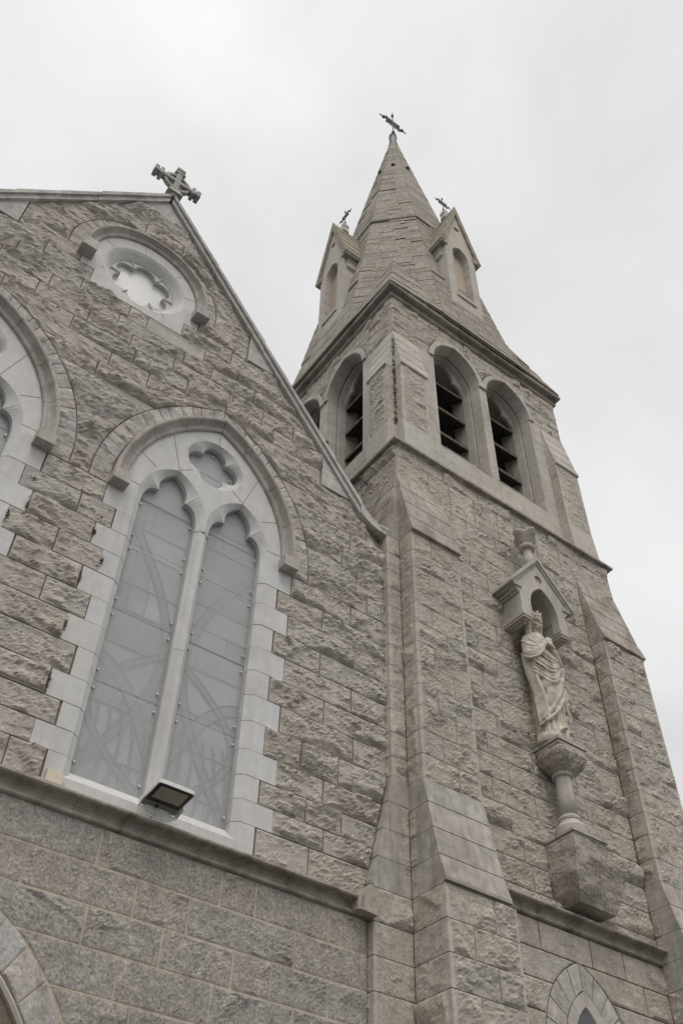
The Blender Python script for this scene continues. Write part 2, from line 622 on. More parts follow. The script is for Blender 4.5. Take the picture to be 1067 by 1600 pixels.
T['dressed_stained'] = stone_mat('dressed_stained', [(0.40, 0.368, 0.328), (0.43, 0.398, 0.355), (0.37, 0.345, 0.315)], speck=0.25, speck_scale=80, bump=0.3, bump_dist=0.006, stain=0.85, stain_scale=2.4, moss=0.25, streak=0.4)
T['limestone'] = stone_mat('limestone', [(0.551, 0.546, 0.53), (0.57, 0.57, 0.567), (0.57, 0.567, 0.556), (0.53, 0.527, 0.517)], speck=0.12, speck_scale=60, bump=0.12, bump_dist=0.003, stain=0.16, stain_col=(0.30, 0.27, 0.23), stain_scale=1.5, rough=0.8, streak=0.12, mott=0.35)
T['hood'] = stone_mat('hood_stone', [(0.418, 0.391, 0.36), (0.445, 0.418, 0.386)], speck=0.22, speck_scale=90, bump=0.22, bump_dist=0.005, stain=0.5, stain_scale=2.2, streak=0.3, mott=0.6)
T['voussoir'] = stone_mat('voussoir_stone', [(0.49, 0.465, 0.427), (0.451, 0.435, 0.407), (0.431, 0.43, 0.427), (0.519, 0.5, 0.464), (0.441, 0.41, 0.371)], speck=0.45, bump=0.8, bump_dist=0.014, stain=0.35, stain_scale=3)
T['spire'] = stone_mat('spire_stone', [(0.342, 0.317, 0.28), (0.371, 0.343, 0.301), (0.326, 0.299, 0.263), (0.389, 0.361, 0.319), (0.307, 0.284, 0.251)], speck=0.25, bump=0.7, bump_dist=0.02, stain=0.5, stain_scale=1.3, stain_col=(0.19, 0.165, 0.13), moss=0.38, streak=0.2)
T['moss_stone'] = stone_mat('mossy_stone', [(0.300, 0.280, 0.220), (0.330, 0.305, 0.245)], speck=0.3, bump=0.6, bump_dist=0.015, stain=0.6, moss=0.9, stain_scale=2)
T['statue'] = stone_mat('statue_stone', [(0.56, 0.525, 0.455)], speck=0.15, speck_scale=70, bump=0.5, bump_dist=0.008, stain=0.85, stain_col=(0.25, 0.20, 0.145), stain_scale=6.5, island=False)
T['cross'] = stone_mat('cross_stone', [(0.40, 0.395, 0.38)], speck=0.4, bump=0.4, bump_dist=0.01, stain=0.35, stain_scale=3, streak=0.25)
T['mortar'] = stone_mat('mortar', [(0.23, 0.185, 0.145)], speck=0.3, bump=0.7, bump_dist=0.01, stain=0.5, stain_scale=2.5, stain_col=(0.08, 0.06, 0.04), island=False)
T['pointing'] = stone_mat('pointing', [(0.479, 0.417, 0.344)], speck=0.3, bump=0.5, bump_dist=0.006, stain=0.5, stain_scale=3.0, stain_col=(0.17, 0.12, 0.08), island=False)
T['thin_joint'] = stone_mat('thin_joint', [(0.26, 0.245, 0.225)], speck=0.2, bump=0.1, stain=0.3, island=False)
T['plinth_smooth'] = stone_mat('plinth_smooth', [(0.36, 0.34, 0.32), (0.39, 0.365, 0.335), (0.35, 0.335, 0.32)], speck=0.35, speck_scale=60, bump=0.25, bump_dist=0.005, stain=0.45, stain_scale=1.8)


def simple(name, col, rough=0.6, metal=0.0, spec=0.5, noise=0.0, nscale=20):
    m, nt, b = new_mat(name)
    if noise:
        geo = N(nt, 'ShaderNodeNewGeometry')
        n = N(nt, 'ShaderNodeTexNoise', Scale=nscale, Detail=5.0); nt.links.new(geo.outputs['Position'], n.inputs['Vector'])
        r = ramp(nt, n.outputs['Fac'], [(0.3, tuple(x * (1 - noise) for x in col)), (0.7, tuple(min(1, x * (1 + noise)) for x in col))])
        nt.links.new(r.outputs[0], b.inputs['Base Color'])
    else:
        b.inputs['Base Color'].default_value = (*col, 1)
    b.inputs['Roughness'].default_value = rough
    b.inputs['Metallic'].default_value = metal
    b.inputs['Specular IOR Level'].default_value = spec
    return m


T['louvre'] = simple('louvre', (0.055, 0.05, 0.042), 0.85, noise=0.5, nscale=12)
T['louvre_edge'] = simple('louvre_edge', (0.12, 0.10, 0.07), 0.95, noise=0.6, nscale=14)
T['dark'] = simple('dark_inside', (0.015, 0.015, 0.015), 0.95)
T['iron'] = simple('iron', (0.13, 0.115, 0.10), 0.7, metal=0.3, noise=0.4)
T['lead'] = simple('lead', (0.15, 0.15, 0.145), 0.6, noise=0.3)
T['flashing'] = simple('flashing', (0.42, 0.44, 0.46), 0.45, metal=0.4, noise=0.3, nscale=9)
T['bolt'] = simple('bolt', (0.62, 0.62, 0.60), 0.35, metal=0.6)
T['white_metal'] = simple('white_metal', (0.66, 0.67, 0.66), 0.4, noise=0.06)
T['black_glass'] = simple('black_glass', (0.012, 0.012, 0.012), 0.25)
T['led'] = simple('lamp_glass', (0.36, 0.33, 0.28), 0.35, noise=0.1, nscale=60)
T['beige'] = simple('beige_plastic', (0.58, 0.52, 0.40), 0.5, noise=0.06)
T['grey_beige'] = simple('grey_beige', (0.23, 0.215, 0.18), 0.55)
T['slate'] = simple('slate', (0.09, 0.095, 0.105), 0.6, noise=0.3, nscale=5)
T['board'] = simple('board', (0.43, 0.355, 0.275), 0.8, noise=0.10, nscale=3)
T['sky_glass'] = simple('sky_glass', (0.62, 0.62, 0.60), 0.3, noise=0.10, nscale=1.6)  # white of the reflected sky put into the glass colour
T['moss'] = simple('moss', (0.085, 0.075, 0.035), 0.95, noise=0.5)
T['ground'] = simple('paving', (0.10, 0.098, 0.095), 0.9, noise=0.15, nscale=2)


def glass_sheet():
    m, nt, b = new_mat('polycarbonate')
    out = [n for n in nt.nodes if n.type == 'OUTPUT_MATERIAL'][0]
    b.inputs['Base Color'].default_value = (0.54, 0.55, 0.55, 1)
    b.inputs['Roughness'].default_value = 0.25
    b.inputs['Specular IOR Level'].default_value = 0.55
    tr = nt.nodes.new('ShaderNodeBsdfTransparent'); tr.inputs[0].default_value = (0.95, 0.96, 0.96, 1)
    mx = nt.nodes.new('ShaderNodeMixShader')
    geo = N(nt, 'ShaderNodeNewGeometry')
    n = N(nt, 'ShaderNodeTexNoise', Scale=1.2, Detail=3.0); nt.links.new(geo.outputs['Position'], n.inputs['Vector'])
    r = ramp(nt, n.outputs['Fac'], [(0.3, 0.28), (0.7, 0.46)])
    nt.links.new(r.outputs[0], mx.inputs[0])
    nt.links.new(tr.outputs[0], mx.inputs[1]); nt.links.new(b.outputs[0], mx.inputs[2])
    nt.links.new(mx.outputs[0], out.inputs[0])
    return m


T['sheet'] = glass_sheet()


def stained():
    m, nt, b = new_mat('stained_glass')
    geo = N(nt, 'ShaderNodeNewGeometry')
    isl = geo.outputs['Random Per Island']
    c = ramp(nt, isl, [(0.1, (0.47, 0.48, 0.485)), (0.5, (0.56, 0.57, 0.57)), (0.9, (0.68, 0.685, 0.68))])
    n = N(nt, 'ShaderNodeTexNoise', Scale=3.0, Detail=4.0); nt.links.new(geo.outputs['Position'], n.inputs['Vector'])
    r = ramp(nt, n.outputs['Fac'], [(0.3, 0.85), (0.7, 1.12)])
    cc = mixc(nt, 1.0, c.outputs[0], r.outputs[0], 'MULTIPLY')
    nt.links.new(cc, b.inputs['Base Color'])
    b.inputs['Roughness'].default_value = 0.3
    return m


T['stained'] = stained()
T['stained_band'] = simple('stained_band', (0.42, 0.43, 0.432), 0.35, noise=0.12, nscale=3)
T['came'] = simple('came', (0.30, 0.305, 0.305), 0.6, noise=0.2)

# ------------------------------------------------------------------ ground
g = MB().box(-400, 400, -400, 400, -0.3, 0.0).build('ground', T['ground'])
tag(g, kind='structure')

# ================================================================== CHURCH GABLE (nave)
nave = thing('church_gable', 'grey granite church gable with two tall pointed windows and a round window above them', 'church', (1.515, 0, 0))
GX = 1.515
SL = 1.265
zo = lambda x: 15.87 - SL * abs(x - GX)          # outer edge of the coping
ZI = 15.67                                      # inner line of the coping at the apex
slope_r = lambda z: np.minimum(5.64, GX + (ZI - np.asarray(z, float)) / SL)
slope_l = lambda z: np.maximum(-2.6, GX - (ZI - np.asarray(z, float)) / SL)
WINS = [3.06, -0.03]
AW = [Arch(x, 9.45, 1.03, 1.65) for x in WINS]
ROSE = (1.545, 13.33)
AR = Arch(1.545, 13.38, 0.78, 0.7799)
DOORA = Arch(GX, 3.03, 1.195, 1.578)
ff = F_front(0.0)

# wall core (mortar bed) with the openings left open
mb = MB()
outer = [(-2.6, 0), (5.64, 0), (5.64, 10.62), (5.5, 10.75), (GX, ZI), (-2.6, 10.47)]
holes = []
for a in AW:
    holes.append(a.outline(-0.05, 5.80, 10))
holes.append(circ(ROSE[0], ROSE[1], 0.60, 40))
holes.append(DOORA.outline(-0.16, 0.3, 8))
plate(mb, outer, holes, lambda a, z: (a, 0.014, z))
plate(mb, outer, holes, lambda a, z: (a, 0.50, z))
for h in [outer] + holes:
    V, F = strip_loft(h, h, lambda a, z: (a, 0.014, z), lambda a, z: (a, 0.50, z), closed=True)
    mb.add(V, F)
mb.build('wall_core', T['mortar'], nave)
# near-black slab, its colour stands for the darkness behind the windows
mb = MB().box(-2.5, 5.5, 1.2, 1.3, 0, 14.0)
mb.build('dark_backing', T['dark'], nave)

Z_UP = [5.72, 6.05, 6.285, 6.54, 6.82, 7.15, 7.465, 7.775, 8.085, 8.395, 8.705, 9.005, 9.31, 9.615, 9.936, 10.243, 10.554, 10.885, 11.17, 11.47, 11.76, 12.03, 12.3, 12.585, 12.9, 13.21, 13.53, 13.84, 14.15, 14.46, 14.77, 15.17]
LONG = {6.05, 6.54, 7.15, 7.775, 8.395, 9.005}


def right_edge(z):
    z = np.asarray(z, float)
    low = 5.355 + (z - 5.87) * (5.635 - 5.355) / (7.15 - 5.87)
    return np.where(z < 7.15, np.maximum(low, 5.33), slope_r(z))


excl = []
for xc, a in zip(WINS, AW):
    for i in range(12):
        w = 1.195 if Z_UP[i] in LONG else 1.035
        excl.append((cst(xc - w), cst(xc + w), Z_UP[i], Z_UP[i + 1]))
    L, R, top = a.bounds(0.40)
    excl.append((L, R, 9.31, top))
excl.append((cst(1.545 - 0.675), cst(1.545 + 0.675), 12.585, 12.9))
excl.append((cst(1.545 - 0.89), cst(1.545 + 0.89), 12.9, 13.21))
L, R, top = AR.bounds(0.34)
excl.append((L, R, 13.21, top))
excl.append((cst(3.235), cst(9), 12.9, 13.52))
excl.append((cst(-9), cst(2 * GX - 3.235), 12.9, 13.52))
excl.append((cst(4.589), cst(9), 11.17, 11.78))
excl.append((cst(-9), cst(2 * GX - 4.589), 11.17, 11.78))
excl.append((cst(1.75), cst(2.615), 12.3, 12.585))

rng = np.random.RandomState(5)
gran = Pieces('granite_block', T['granite'], nave)


def emit_up(frame, xl, xr, z0, z1, **kw):
    zm = (z0 + z1) / 2
    vis = float(xr(zm)) > -0.95 + max(0, (13.0 - zm)) * 0.33
    res = 0.024 if zm < 9.5 else 0.03
    if not vis: res = 0.12
    # upper stones are rougher and more broken than the ones beside the window
    mb = block(frame, xl, xr, z0, z1, res=res, amp=rng.uniform(0.034, 0.060) * (1.15 if zm > 9.3 else 0.95), ledge=0.015 if zm < 9.3 else 0.021, taper=0.022, gap=0.007)
    gran.put(mb, vis)


lay_courses(ff, Z_UP, slope_l, right_edge, excl, rng, emit_up, lmin=0.42, lmax=0.98)
gran.flush()
# pale tooled stone under the round window
block(ff, 1.75, 2.615, 12.3, 12.585, res=0.03, amp=0.012, ledge=0.002).build('dressed_block', T['dressed'], nave, label='pale smooth block under the round window')

# lower wall under the string course: flatter stones, light raised pointing
Z_LOW = [2.38, 2.70, 3.015, 3.33, 3.65, 3.965, 4.285, 4.603, 4.913, 5.228, 5.55]
L, R, top = DOORA.bounds(0.265)
MB().box(-2.6, 5.36, -0.006, 0.012, 2.38, 5.56)
mbp = MB()
plate(mbp, [(-2.6, 2.38), (GX - 1.455, 2.38), (GX - 1.455, 3.03)] + [DOORA.pt(-1, i / 8, 0.262) for i in range(9)] + [DOORA.pt(1, i / 8, 0.262) for i in range(7, -1, -1)] + [(GX + 1.455, 2.38), (5.37, 2.38), (5.37, 5.56), (-2.6, 5.56)], [], lambda a, z: (a, -0.001, z))
mbp.build('pointing', T['pointing'], nave)
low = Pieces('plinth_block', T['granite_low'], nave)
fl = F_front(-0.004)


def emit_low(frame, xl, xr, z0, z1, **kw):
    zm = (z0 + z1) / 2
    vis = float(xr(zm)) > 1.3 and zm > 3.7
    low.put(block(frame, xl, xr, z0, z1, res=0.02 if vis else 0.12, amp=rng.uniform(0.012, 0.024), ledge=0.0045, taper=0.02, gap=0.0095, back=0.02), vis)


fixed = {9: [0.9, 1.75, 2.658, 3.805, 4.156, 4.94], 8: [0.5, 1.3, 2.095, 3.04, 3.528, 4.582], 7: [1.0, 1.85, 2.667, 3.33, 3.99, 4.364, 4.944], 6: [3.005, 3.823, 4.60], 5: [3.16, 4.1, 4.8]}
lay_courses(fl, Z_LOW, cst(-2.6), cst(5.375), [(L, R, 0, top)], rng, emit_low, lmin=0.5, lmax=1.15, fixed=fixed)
low.flush()


# string courses and mouldings --------------------------------------------------
def run_moulding(name, mat, parent, fn, s0, s1, prof, joints, m0=0, m1=0, gap=0.002):
    """prof [(p,z)]; fn(s,p,z)->world; m0/m1 mitre: the end shifts by m*p"""
    js = [s0] + [j for j in joints if s0 < j < s1] + [s1]
    out = []
    for i in range(len(js) - 1):
        a, b = js[i], js[i + 1]
        V = []
        for p, z in prof:
            aa = a + gap if i > 0 else a - m0 * p
            V.append(fn(aa, p, z))
        for p, z in prof:
            bb = b - gap if i < len(js) - 2 else b + m1 * p
            V.append(fn(bb, p, z))
        n = len(prof)
        F = [(k, (k + 1) % n, n + (k + 1) % n, n + k) for k in range(n)]
        tt = tessellate_polygon([[Vector((p, z, 0)) for p, z in prof]])
        F += [tuple(x) for x in tt] + [tuple(n + k for k in x) for x in tt]
        out.append(MB().add(V, F).build(name, mat, parent))
    return out


STR = [(-0.05, 5.545), (0.022, 5.547), (0.042, 5.554), (0.050, 5.567), (0.043, 5.580), (0.020, 5.586), (0.012, 5.605), (0.018, 5.632), (0.045, 5.655), (0.085, 5.664), (0.122, 5.664), (0.136, 5.676), (0.136, 5.694), (0.120, 5.704), (-0.005, 5.735), (-0.05, 5.735)]
T['string'] = stone_mat('string_stone', [(0.36, 0.33, 0.29), (0.39, 0.36, 0.32)], speck=0.25, speck_scale=70, bump=0.3, bump_dist=0.006, stain=0.85, stain_scale=3.0, stain_col=(0.12, 0.09, 0.06))
run_moulding('string_course', T['string'], nave, lambda s, p, z: (s, -p, z), -2.6, 5.20, STR, [-1.2, 0.1, 1.35, 2.36, 2.86, 3.42, 3.86, 4.45])
# stop at the end of the string, hipped block with a drip notch
mb = MB()
P0 = [(5.20, 5.555), (5.385, 5.545), (5.385, 5.80), (5.30, 5.83), (5.24, 5.72)]
mb.prism(P0, lambda a, b, d: (a, -d, b), -0.01, 0.155)
V = [(5.17, -0.13, 5.56), (5.20, -0.155, 5.555), (5.20, -0.155, 5.70), (5.17, -0.13, 5.69), (5.17, 0.0, 5.56), (5.20, 0.0, 5.555), (5.20, 0.0, 5.70), (5.17, 0.0, 5.69)]
mb.add(V, [(0, 1, 2, 3), (4, 7, 6, 5), (0, 4, 5, 1), (3, 2, 6, 7), (0, 3, 7, 4)])
mb.build('string_stop', T['string'], nave)

# coping ------------------------------------------------------------------------
def coping_piece(side, xa, xb, wob):
    # xa nearer the apex; profile across: upper slab overhangs, fascia below
    def P(x, dz): return (GX + side * x, zo(GX + x) + dz)
    mb = MB()
    for (y0, y1, t0, t1, lip) in ((-0.105, 0.47, 0.0, -0.085, 0.018), (-0.072, 0.44, -0.087, -0.205, 0.0)):
        a, b = xa + 0.0008, xb - 0.0008
        top_a, top_b = t0 - 0.0, t0 + lip
        poly = [P(a, top_a), P(b, top_b), P(b, t1), P(a, t1)]
        mb.prism(poly, lambda p, q, d: (p, d, q), y0 + wob, y1)
    return mb


T['coping'] = stone_mat('coping_stone', [(0.44, 0.432, 0.415), (0.46, 0.45, 0.43), (0.42, 0.412, 0.398)], speck=0.22, speck_scale=80, bump=0.25, bump_dist=0.005, stain=0.4, stain_scale=2.2, moss=0.1)
xs = [0.02, 0.51, 0.975, 1.44, 1.93, 2.38, 2.84, 3.24, 3.70]
for side in (1, -1):
    for i in range(len(xs) - 1):
        coping_piece(side, xs[i], xs[i + 1], RNG.uniform(-0.006, 0.006)).build('coping_stone', T['coping'], nave)
# apex stone
mb = MB().prism([(GX - 0.06, 15.80), (GX + 0.06, 15.80), (GX + 0.03, 15.86), (GX, 15.90), (GX - 0.03, 15.86)], lambda p, q, d: (p, d, q), -0.112, 0.47)
mb.build('coping_stone', T['coping'], nave)
# kneeler at the foot, flattening towards the tower, with lead flashing
for side in (1, -1):
    c = [(3.70, zo(GX + 3.70) + 0.015), (3.78, zo(GX + 3.78) + 0.0), (3.89, 11.00), (4.00, 10.93), (4.13, 10.905)]
    b = [(4.13, 10.80), (3.97, 10.825), (3.86, 10.865), (3.74, 10.945), (3.70, 10.985)]
    mb = MB().prism([(GX + side * x, z) for x, z in c + b], lambda p, q, d: (p, d, q), -0.09, 0.45)
    mb.build('coping_stone', T['coping'], nave)
MB().box(5.54, 5.66, -0.098, 0.2, 10.90, 10.945).build('flashing', T['flashing'], nave)

# smooth triangular bonding stones under the coping
def tri(name, pts, t=0.03):
    MB().prism(pts, lambda a, b, d: (a, d, b), -t, 0.013).build(name, T['coping'], nave)


for s in (1, -1):
    f = lambda x: GX + s * (x - GX)
    tri('kneeler_stone', [(f(3.24), 12.906), (f(3.70), 12.906), (f(3.24), 13.487)])
    tri('kneeler_stone', [(f(4.595), 11.176), (f(5.06), 11.176), (f(4.595), 11.765)])
tri('apex_stone', [(GX - 0.385, 15.176), (GX + 0.385, 15.176), (GX, 15.66)], 0.025)

# roof behind the gable
mb = MB()
for s in (1, -1):
    V = [(GX, 0.45, 15.60), (GX + s * 4.12, 0.45, 10.42), (GX + s * 4.12, 24, 10.42), (GX, 24, 15.60)]
    V += [(x, y, z - 0.12) for x, y, z in V]
    mb.add(V, [(0, 1, 2, 3), (4, 7, 6, 5), (0, 4, 5, 1), (1, 5, 6, 2), (2, 6, 7, 3)])
mb.build('roof', T['slate'], nave)
MB().box(-2.6, -2.3, 0.5, 24, 0, 10.5).box(5.34, 5.64, 4.8, 24, 0, 10.5).build('side_wall', T['granite_low'], nave)


# ------------------------------------------------------------------ the tall two-light windows
def big_window(xc, A, near):
    xs_ = lambda d: xc + d
    # tympanum with two lancet heads and a quatrefoil
    win = None
    outer = [A.pt(-1, -0.142, 0.0)] + [A.pt(-1, i / 14, 0.0) for i in range(15)] + [A.pt(1, i / 14, 0.0) for i in range(13, -1, -1)] + [A.pt(1, -0.142, 0.0)]
    LC = [xc - 0.435, xc + 0.435]
    heads_o = [cusp_outer(c, 9.45, 0.420, 0.615, 9.308, 9) for c in LC]
    heads_i = [cusped(c, 9.42, 0.352, 0.60, 9.308, 9) for c in LC]
    # front plate polygon: go along the bottom edge through the two heads
    poly = outer[:]
    bottom = []
    for h in reversed(heads_o):
        bottom += list(reversed(h))
    poly = poly + bottom
    qc = (xc, 10.475)
    q_o = circ(qc[0], qc[1], 0.385, 96)
    q_m = foil(qc[0], qc[1], 0.183, 0.158, 4, 0.0, 96)
    mb = MB()
    plate(mb, poly, [q_o], lambda a, z: (a, 0.0, z))
    F0 = lambda y: (lambda a, z: (a, y, z))
    for ho, hi in zip(heads_o, heads_i):
        mb.add(*strip_loft(ho, hi, F0(0.0), F0(0.055)))
        mb.add(*strip_loft(hi, hi, F0(0.055), F0(0.125)))
    mb.add(*strip_loft(q_o, q_m, F0(0.0), F0(0.055), True))
    mb.add(*strip_loft(q_m, q_m, F0(0.055), F0(0.125), True))
    win = mb.build('window_tracery', T['limestone'], nave)
    # joints in the tympanum
    mb = MB()
    def joint(p, q):
        p = Vector((p[0], 0, p[1])); q = Vector((q[0], 0, q[1])); t = (q - p).normalized(); n = Vector((-t.z, 0, t.x)) * 0.0035
        V = [tuple(v + Vector((0, y, 0))) for y in (-0.0025, 0.004) for v in (p - n, q - n, q + n, p + n)]
        mb.add(V, [(0, 1, 2, 3), (4, 7, 6, 5), (0, 4, 5, 1), (2, 6, 7, 3), (1, 5, 6, 2), (0, 3, 7, 4)])
    for s in (-1, 1):
        joint((xc + s * 0.435, 10.075), A.pt(s, 0.62, -0.004))
        joint((xc + s * 0.71, 9.93), A.pt(s, 0.30, -0.004))
        joint((xc + s * 0.272, 10.20), (xc + s * 0.435, 10.075))
        joint((xc + s * 0.845, 9.52), A.pt(s, 0.04, -0.004))
    joint((xc, 10.86), (xc, 11.08))
    mb.build('mortar_joint', T['thin_joint'], win, kind='stuff')
    # jambs: quoins long and short
    for s in (-1, 1):
        for i in range(12):
            z0, z1 = Z_UP[i] + 0.003, Z_UP[i + 1] - 0.003
            w = 1.19 if Z_UP[i] in LONG else 1.03
            w += RNG.uniform(-0.012, 0.012)
            pts = [(0.855, 0.0), (w, 0.0), (w, 0.12), (0.787, 0.14), (0.787, 0.056)]
            dz = RNG.uniform(-0.003, 0.003)
            mbq = MB().prism([(xc + s * a, y + dz) for a, y in pts], lambda a, y, d: (a, y, d), z0, z1)
            mbq.build('quoin', T['limestone'], win)
    # mullion, two stones
    for (za, zb) in ((5.93, 7.62), (7.625, 9.308)):
        pts = [(-0.083, 0.14), (-0.083, 0.068), (-0.030, 0.014), (0.030, 0.014), (0.083, 0.068), (0.083, 0.14)]
        MB().prism([(xc + a, y) for a, y in pts], lambda a, y, d: (a, y, d), za, zb).build('mullion', T['limestone'], win)
    # small spandrel where the mullion meets the heads
    pts = [(-0.018, 0.008), (-0.082, 0.066), (-0.082, 0.14), (0.082, 0.14), (0.082, 0.066), (0.018, 0.008)]
    MB().prism([(xc + a, y) for a, y in pts], lambda a, y, d: (a, y, d), 9.30, 9.36).build('mullion', T['limestone'], win)
    # sill: sloped stone
    mb = MB().prism([(0.005, 5.735), (0.005, 5.862), (0.118, 5.985), (0.19, 5.985), (0.19, 5.735)], lambda y, z, d: (d, y, z), xc - 0.855, xc + 0.855)
    mb.build('window_sill', T['limestone'], win)
    mb = MB().prism([(0.0, 5.735), (0.0, 5.80), (0.012, 5.83), (0.05, 5.83), (0.05, 5.735)], lambda y, z, d: (d, y, z), xc - 0.862, xc + 0.862)
    # hood mould
    prof = [(0.0, -0.01), (0.0, 0.03), (0.018, 0.045), (0.038, 0.040), (0.052, 0.030), (0.075, 0.040), (0.098, 0.075), (0.110, 0.108), (0.125, 0.118), (0.148, 0.118), (0.160, 0.104), (0.160, -0.01)]
    for s in (-1, 1):
        br = [0.0, 0.22, 0.46, 0.72, 1.0] if s < 0 else [0.0, 0.26, 0.52, 0.80, 1.0]
        for i in range(len(br) - 1):
            sweep_piece(A, s, br[i], br[i + 1], prof, ff, n=7).build('hood_mould', T['hood'], win, smooth=False)
        # label stop
        a0, a1 = xc + s * 1.005, xc + s * 1.205
        MB().box(min(a0, a1), max(a0, a1), -0.145, 0.01, 9.305, 9.465).build('label_stop', T['hood'], win)
        # rough voussoirs
        nV = 15
        L_ = A.R * A.tmax(0.28)
        ts = np.linspace(0, 1, nV + 1)
        ts[1:-1] += RNG.uniform(-0.012, 0.012, nV - 1)
        cells = [(-0.13, 0.0)] + [(ts[i], ts[i + 1]) for i in range(nV)]
        for (ta, tb) in cells:
            H = (tb - ta) * (L_ if ta >= 0 else 1)

            def P(U, Vv, ta=ta, tb=tb, s=s):
                Aa = np.zeros_like(U); Zz = np.zeros_like(U)
                for idx in np.ndindex(U.shape):
                    Aa[idx], Zz[idx] = A.pt(s, ta + (tb - ta) * Vv[idx], 0.168 + 0.228 * U[idx])
                return Aa, Zz
            mbv = MB()
            rough_cell(mbv, ff, P, 0.228, H, res=0.028 if near else 0.034, amp=0.020, ledge=0.006, taper=0.016, gap=0.004)
            mbv.build('voussoir', T['voussoir'], win)
    # leaded glass behind
    gmb = MB(); lead = MB(); bmb = MB()
    yg = 0.165
    for c in LC:
        x0, x1 = c - 0.40, c + 0.40
        rr = np.random.RandomState(int(abs(c) * 100))
        z = 5.94
        while z < 10.05:
            hgt = rr.uniform(0.18, 0.55)
            x = x0
            while x < x1:
                w = rr.choice([0.8, 0.1, 0.12, 0.2]); w = min(w, x1 - x)
                gmb.add([(x, yg, z), (x + w, yg, z), (x + w, yg, z + hgt), (x, yg, z + hgt)], [(0, 1, 2, 3)])
                x += w
                if x < x1: lead.box(x - 0.003, x + 0.003, yg - 0.01, yg - 0.002, z, z + hgt)
            z += hgt
            lead.box(x0, x1, yg - 0.011, yg - 0.002, z - 0.005, z + 0.005)
        # sweeping bands
        def band(pts, w, k):
            V = []; 
            for i, (px, pz) in enumerate(pts):
                a = pts[max(0, i - 1)]; b = pts[min(len(pts) - 1, i + 1)]
                tx, tz = b[0] - a[0], b[1] - a[1]; l = math.hypot(tx, tz); nx, nz = -tz / l, tx / l
                for sgn in (-1, 1):
                    V.append((min(max(px + nx * w * sgn, x0), x1), yg - 0.004 - 0.0015 * k, pz + nz * w * sgn))
            F = [(2 * i, 2 * i + 1, 2 * i + 3, 2 * i + 2) for i in range(len(pts) - 1)]
            (bmb if w > 0.02 else gmb).add(V, F)
            for sgn in (0, 1):
                lead.tube([(V[2 * i + sgn][0], yg - 0.012, V[2 * i + sgn][2]) for i in range(len(pts))], 0.006, 4)
        sg = 1 if c < xc else -1
        band([(c + sg * (-0.30 + 0.62 * math.sin(math.pi * t)), 6.1 + 3.0 * t) for t in np.linspace(0.02, 0.98, 26)], 0.045, 1)
        band([(c + sg * (0.42 - 0.75 * math.sin(math.pi * t)), 5.95 + 1.7 * t) for t in np.linspace(0, 1, 20)], 0.035, 2)
        band([(c + sg * (-0.40 + 0.85 * t), 7.3 - 1.1 * t * t) for t in np.linspace(0, 1, 16)], 0.06, 3)
        for q in range(5):
            x = c - 0.30 + 0.13 * q
            band([(x + 0.10 * math.sin(t * 2.2 + q * 0.2), 6.0 + 0.8 * t) for t in np.linspace(0, 1, 8)], 0.008, 5)
    gmb.add([(xc - 0.42, yg, 10.05), (xc + 0.42, yg, 10.05), (xc + 0.42, yg, 10.9), (xc - 0.42, yg, 10.9)], [(0, 1, 2, 3)])
    lead.box(xc - 0.36, xc + 0.36, yg - 0.01, yg - 0.002, 10.42, 10.428)
    gmb.build('stained_glass', T['stained'], win)
    bmb.build('stained_band', T['stained_band'], win)
    lead.build('leading', T['came'], win, kind='stuff')
    # polycarbonate sheets in front, butted, with fixing bolts
    cuts = [5.985, 6.975, 7.86, 8.78, 9.475]
    for c in LC:
        for i in range(4):
            z0, z1 = cuts[i] + 0.004, cuts[i + 1] - 0.004
            y = 0.128 + 0.002 * (i % 2)
            mb = MB().box(c - 0.352, c + 0.352, y, y + 0.004, z0, z1)
            sh = mb.build('glass_sheet', T['sheet'], win)
            for sx_ in (-1, 1):
                for zz in (z0 + 0.11, z1 - 0.09):
                    bx = c + sx_ * 0.315
                    MB().tube([(bx, y - 0.022, zz), (bx, y - 0.012, zz), (bx, y, zz)], [0.009, 0.015, 0.015], 8).build('fixing_bolt', T['bolt'], win)
        head = [(x, z) for x, z in cusped(c, 9.42, 0.358, 0.595, 9.483, 9)]
        MB().prism(head, lambda a, b, d: (a, d, b), 0.126, 0.130).build('glass_sheet', T['sheet'], win)
    MB().prism(circ(xc, 10.475, 0.34, 40), lambda a, b, d: (a, d, b), 0.127, 0.131).build('glass_sheet', T['sheet'], win)
    for (bx, bz) in ((-0.27, 10.475), (0.27, 10.475), (0, 10.74), (0, 10.21), (-0.30 - 0.435, 9.62), (0.29 - 0.435, 9.62), (-0.29 + 0.435, 9.62), (0.30 + 0.435, 9.62)):
        MB().tube([(xc + bx, 0.105, bz), (xc + bx, 0.114, bz), (xc + bx, 0.126, bz)], [0.009, 0.014, 0.014], 8).build('fixing_bolt', T['bolt'], win)
    return win


w1 = big_window(WINS[0], AW[0], True)
w1['label'] = 'pale stone tracery of the right-hand pointed window'
w2 = big_window(WINS[1], AW[1], False)
w2['label'] = 'pale stone tracery of the left-hand pointed window'

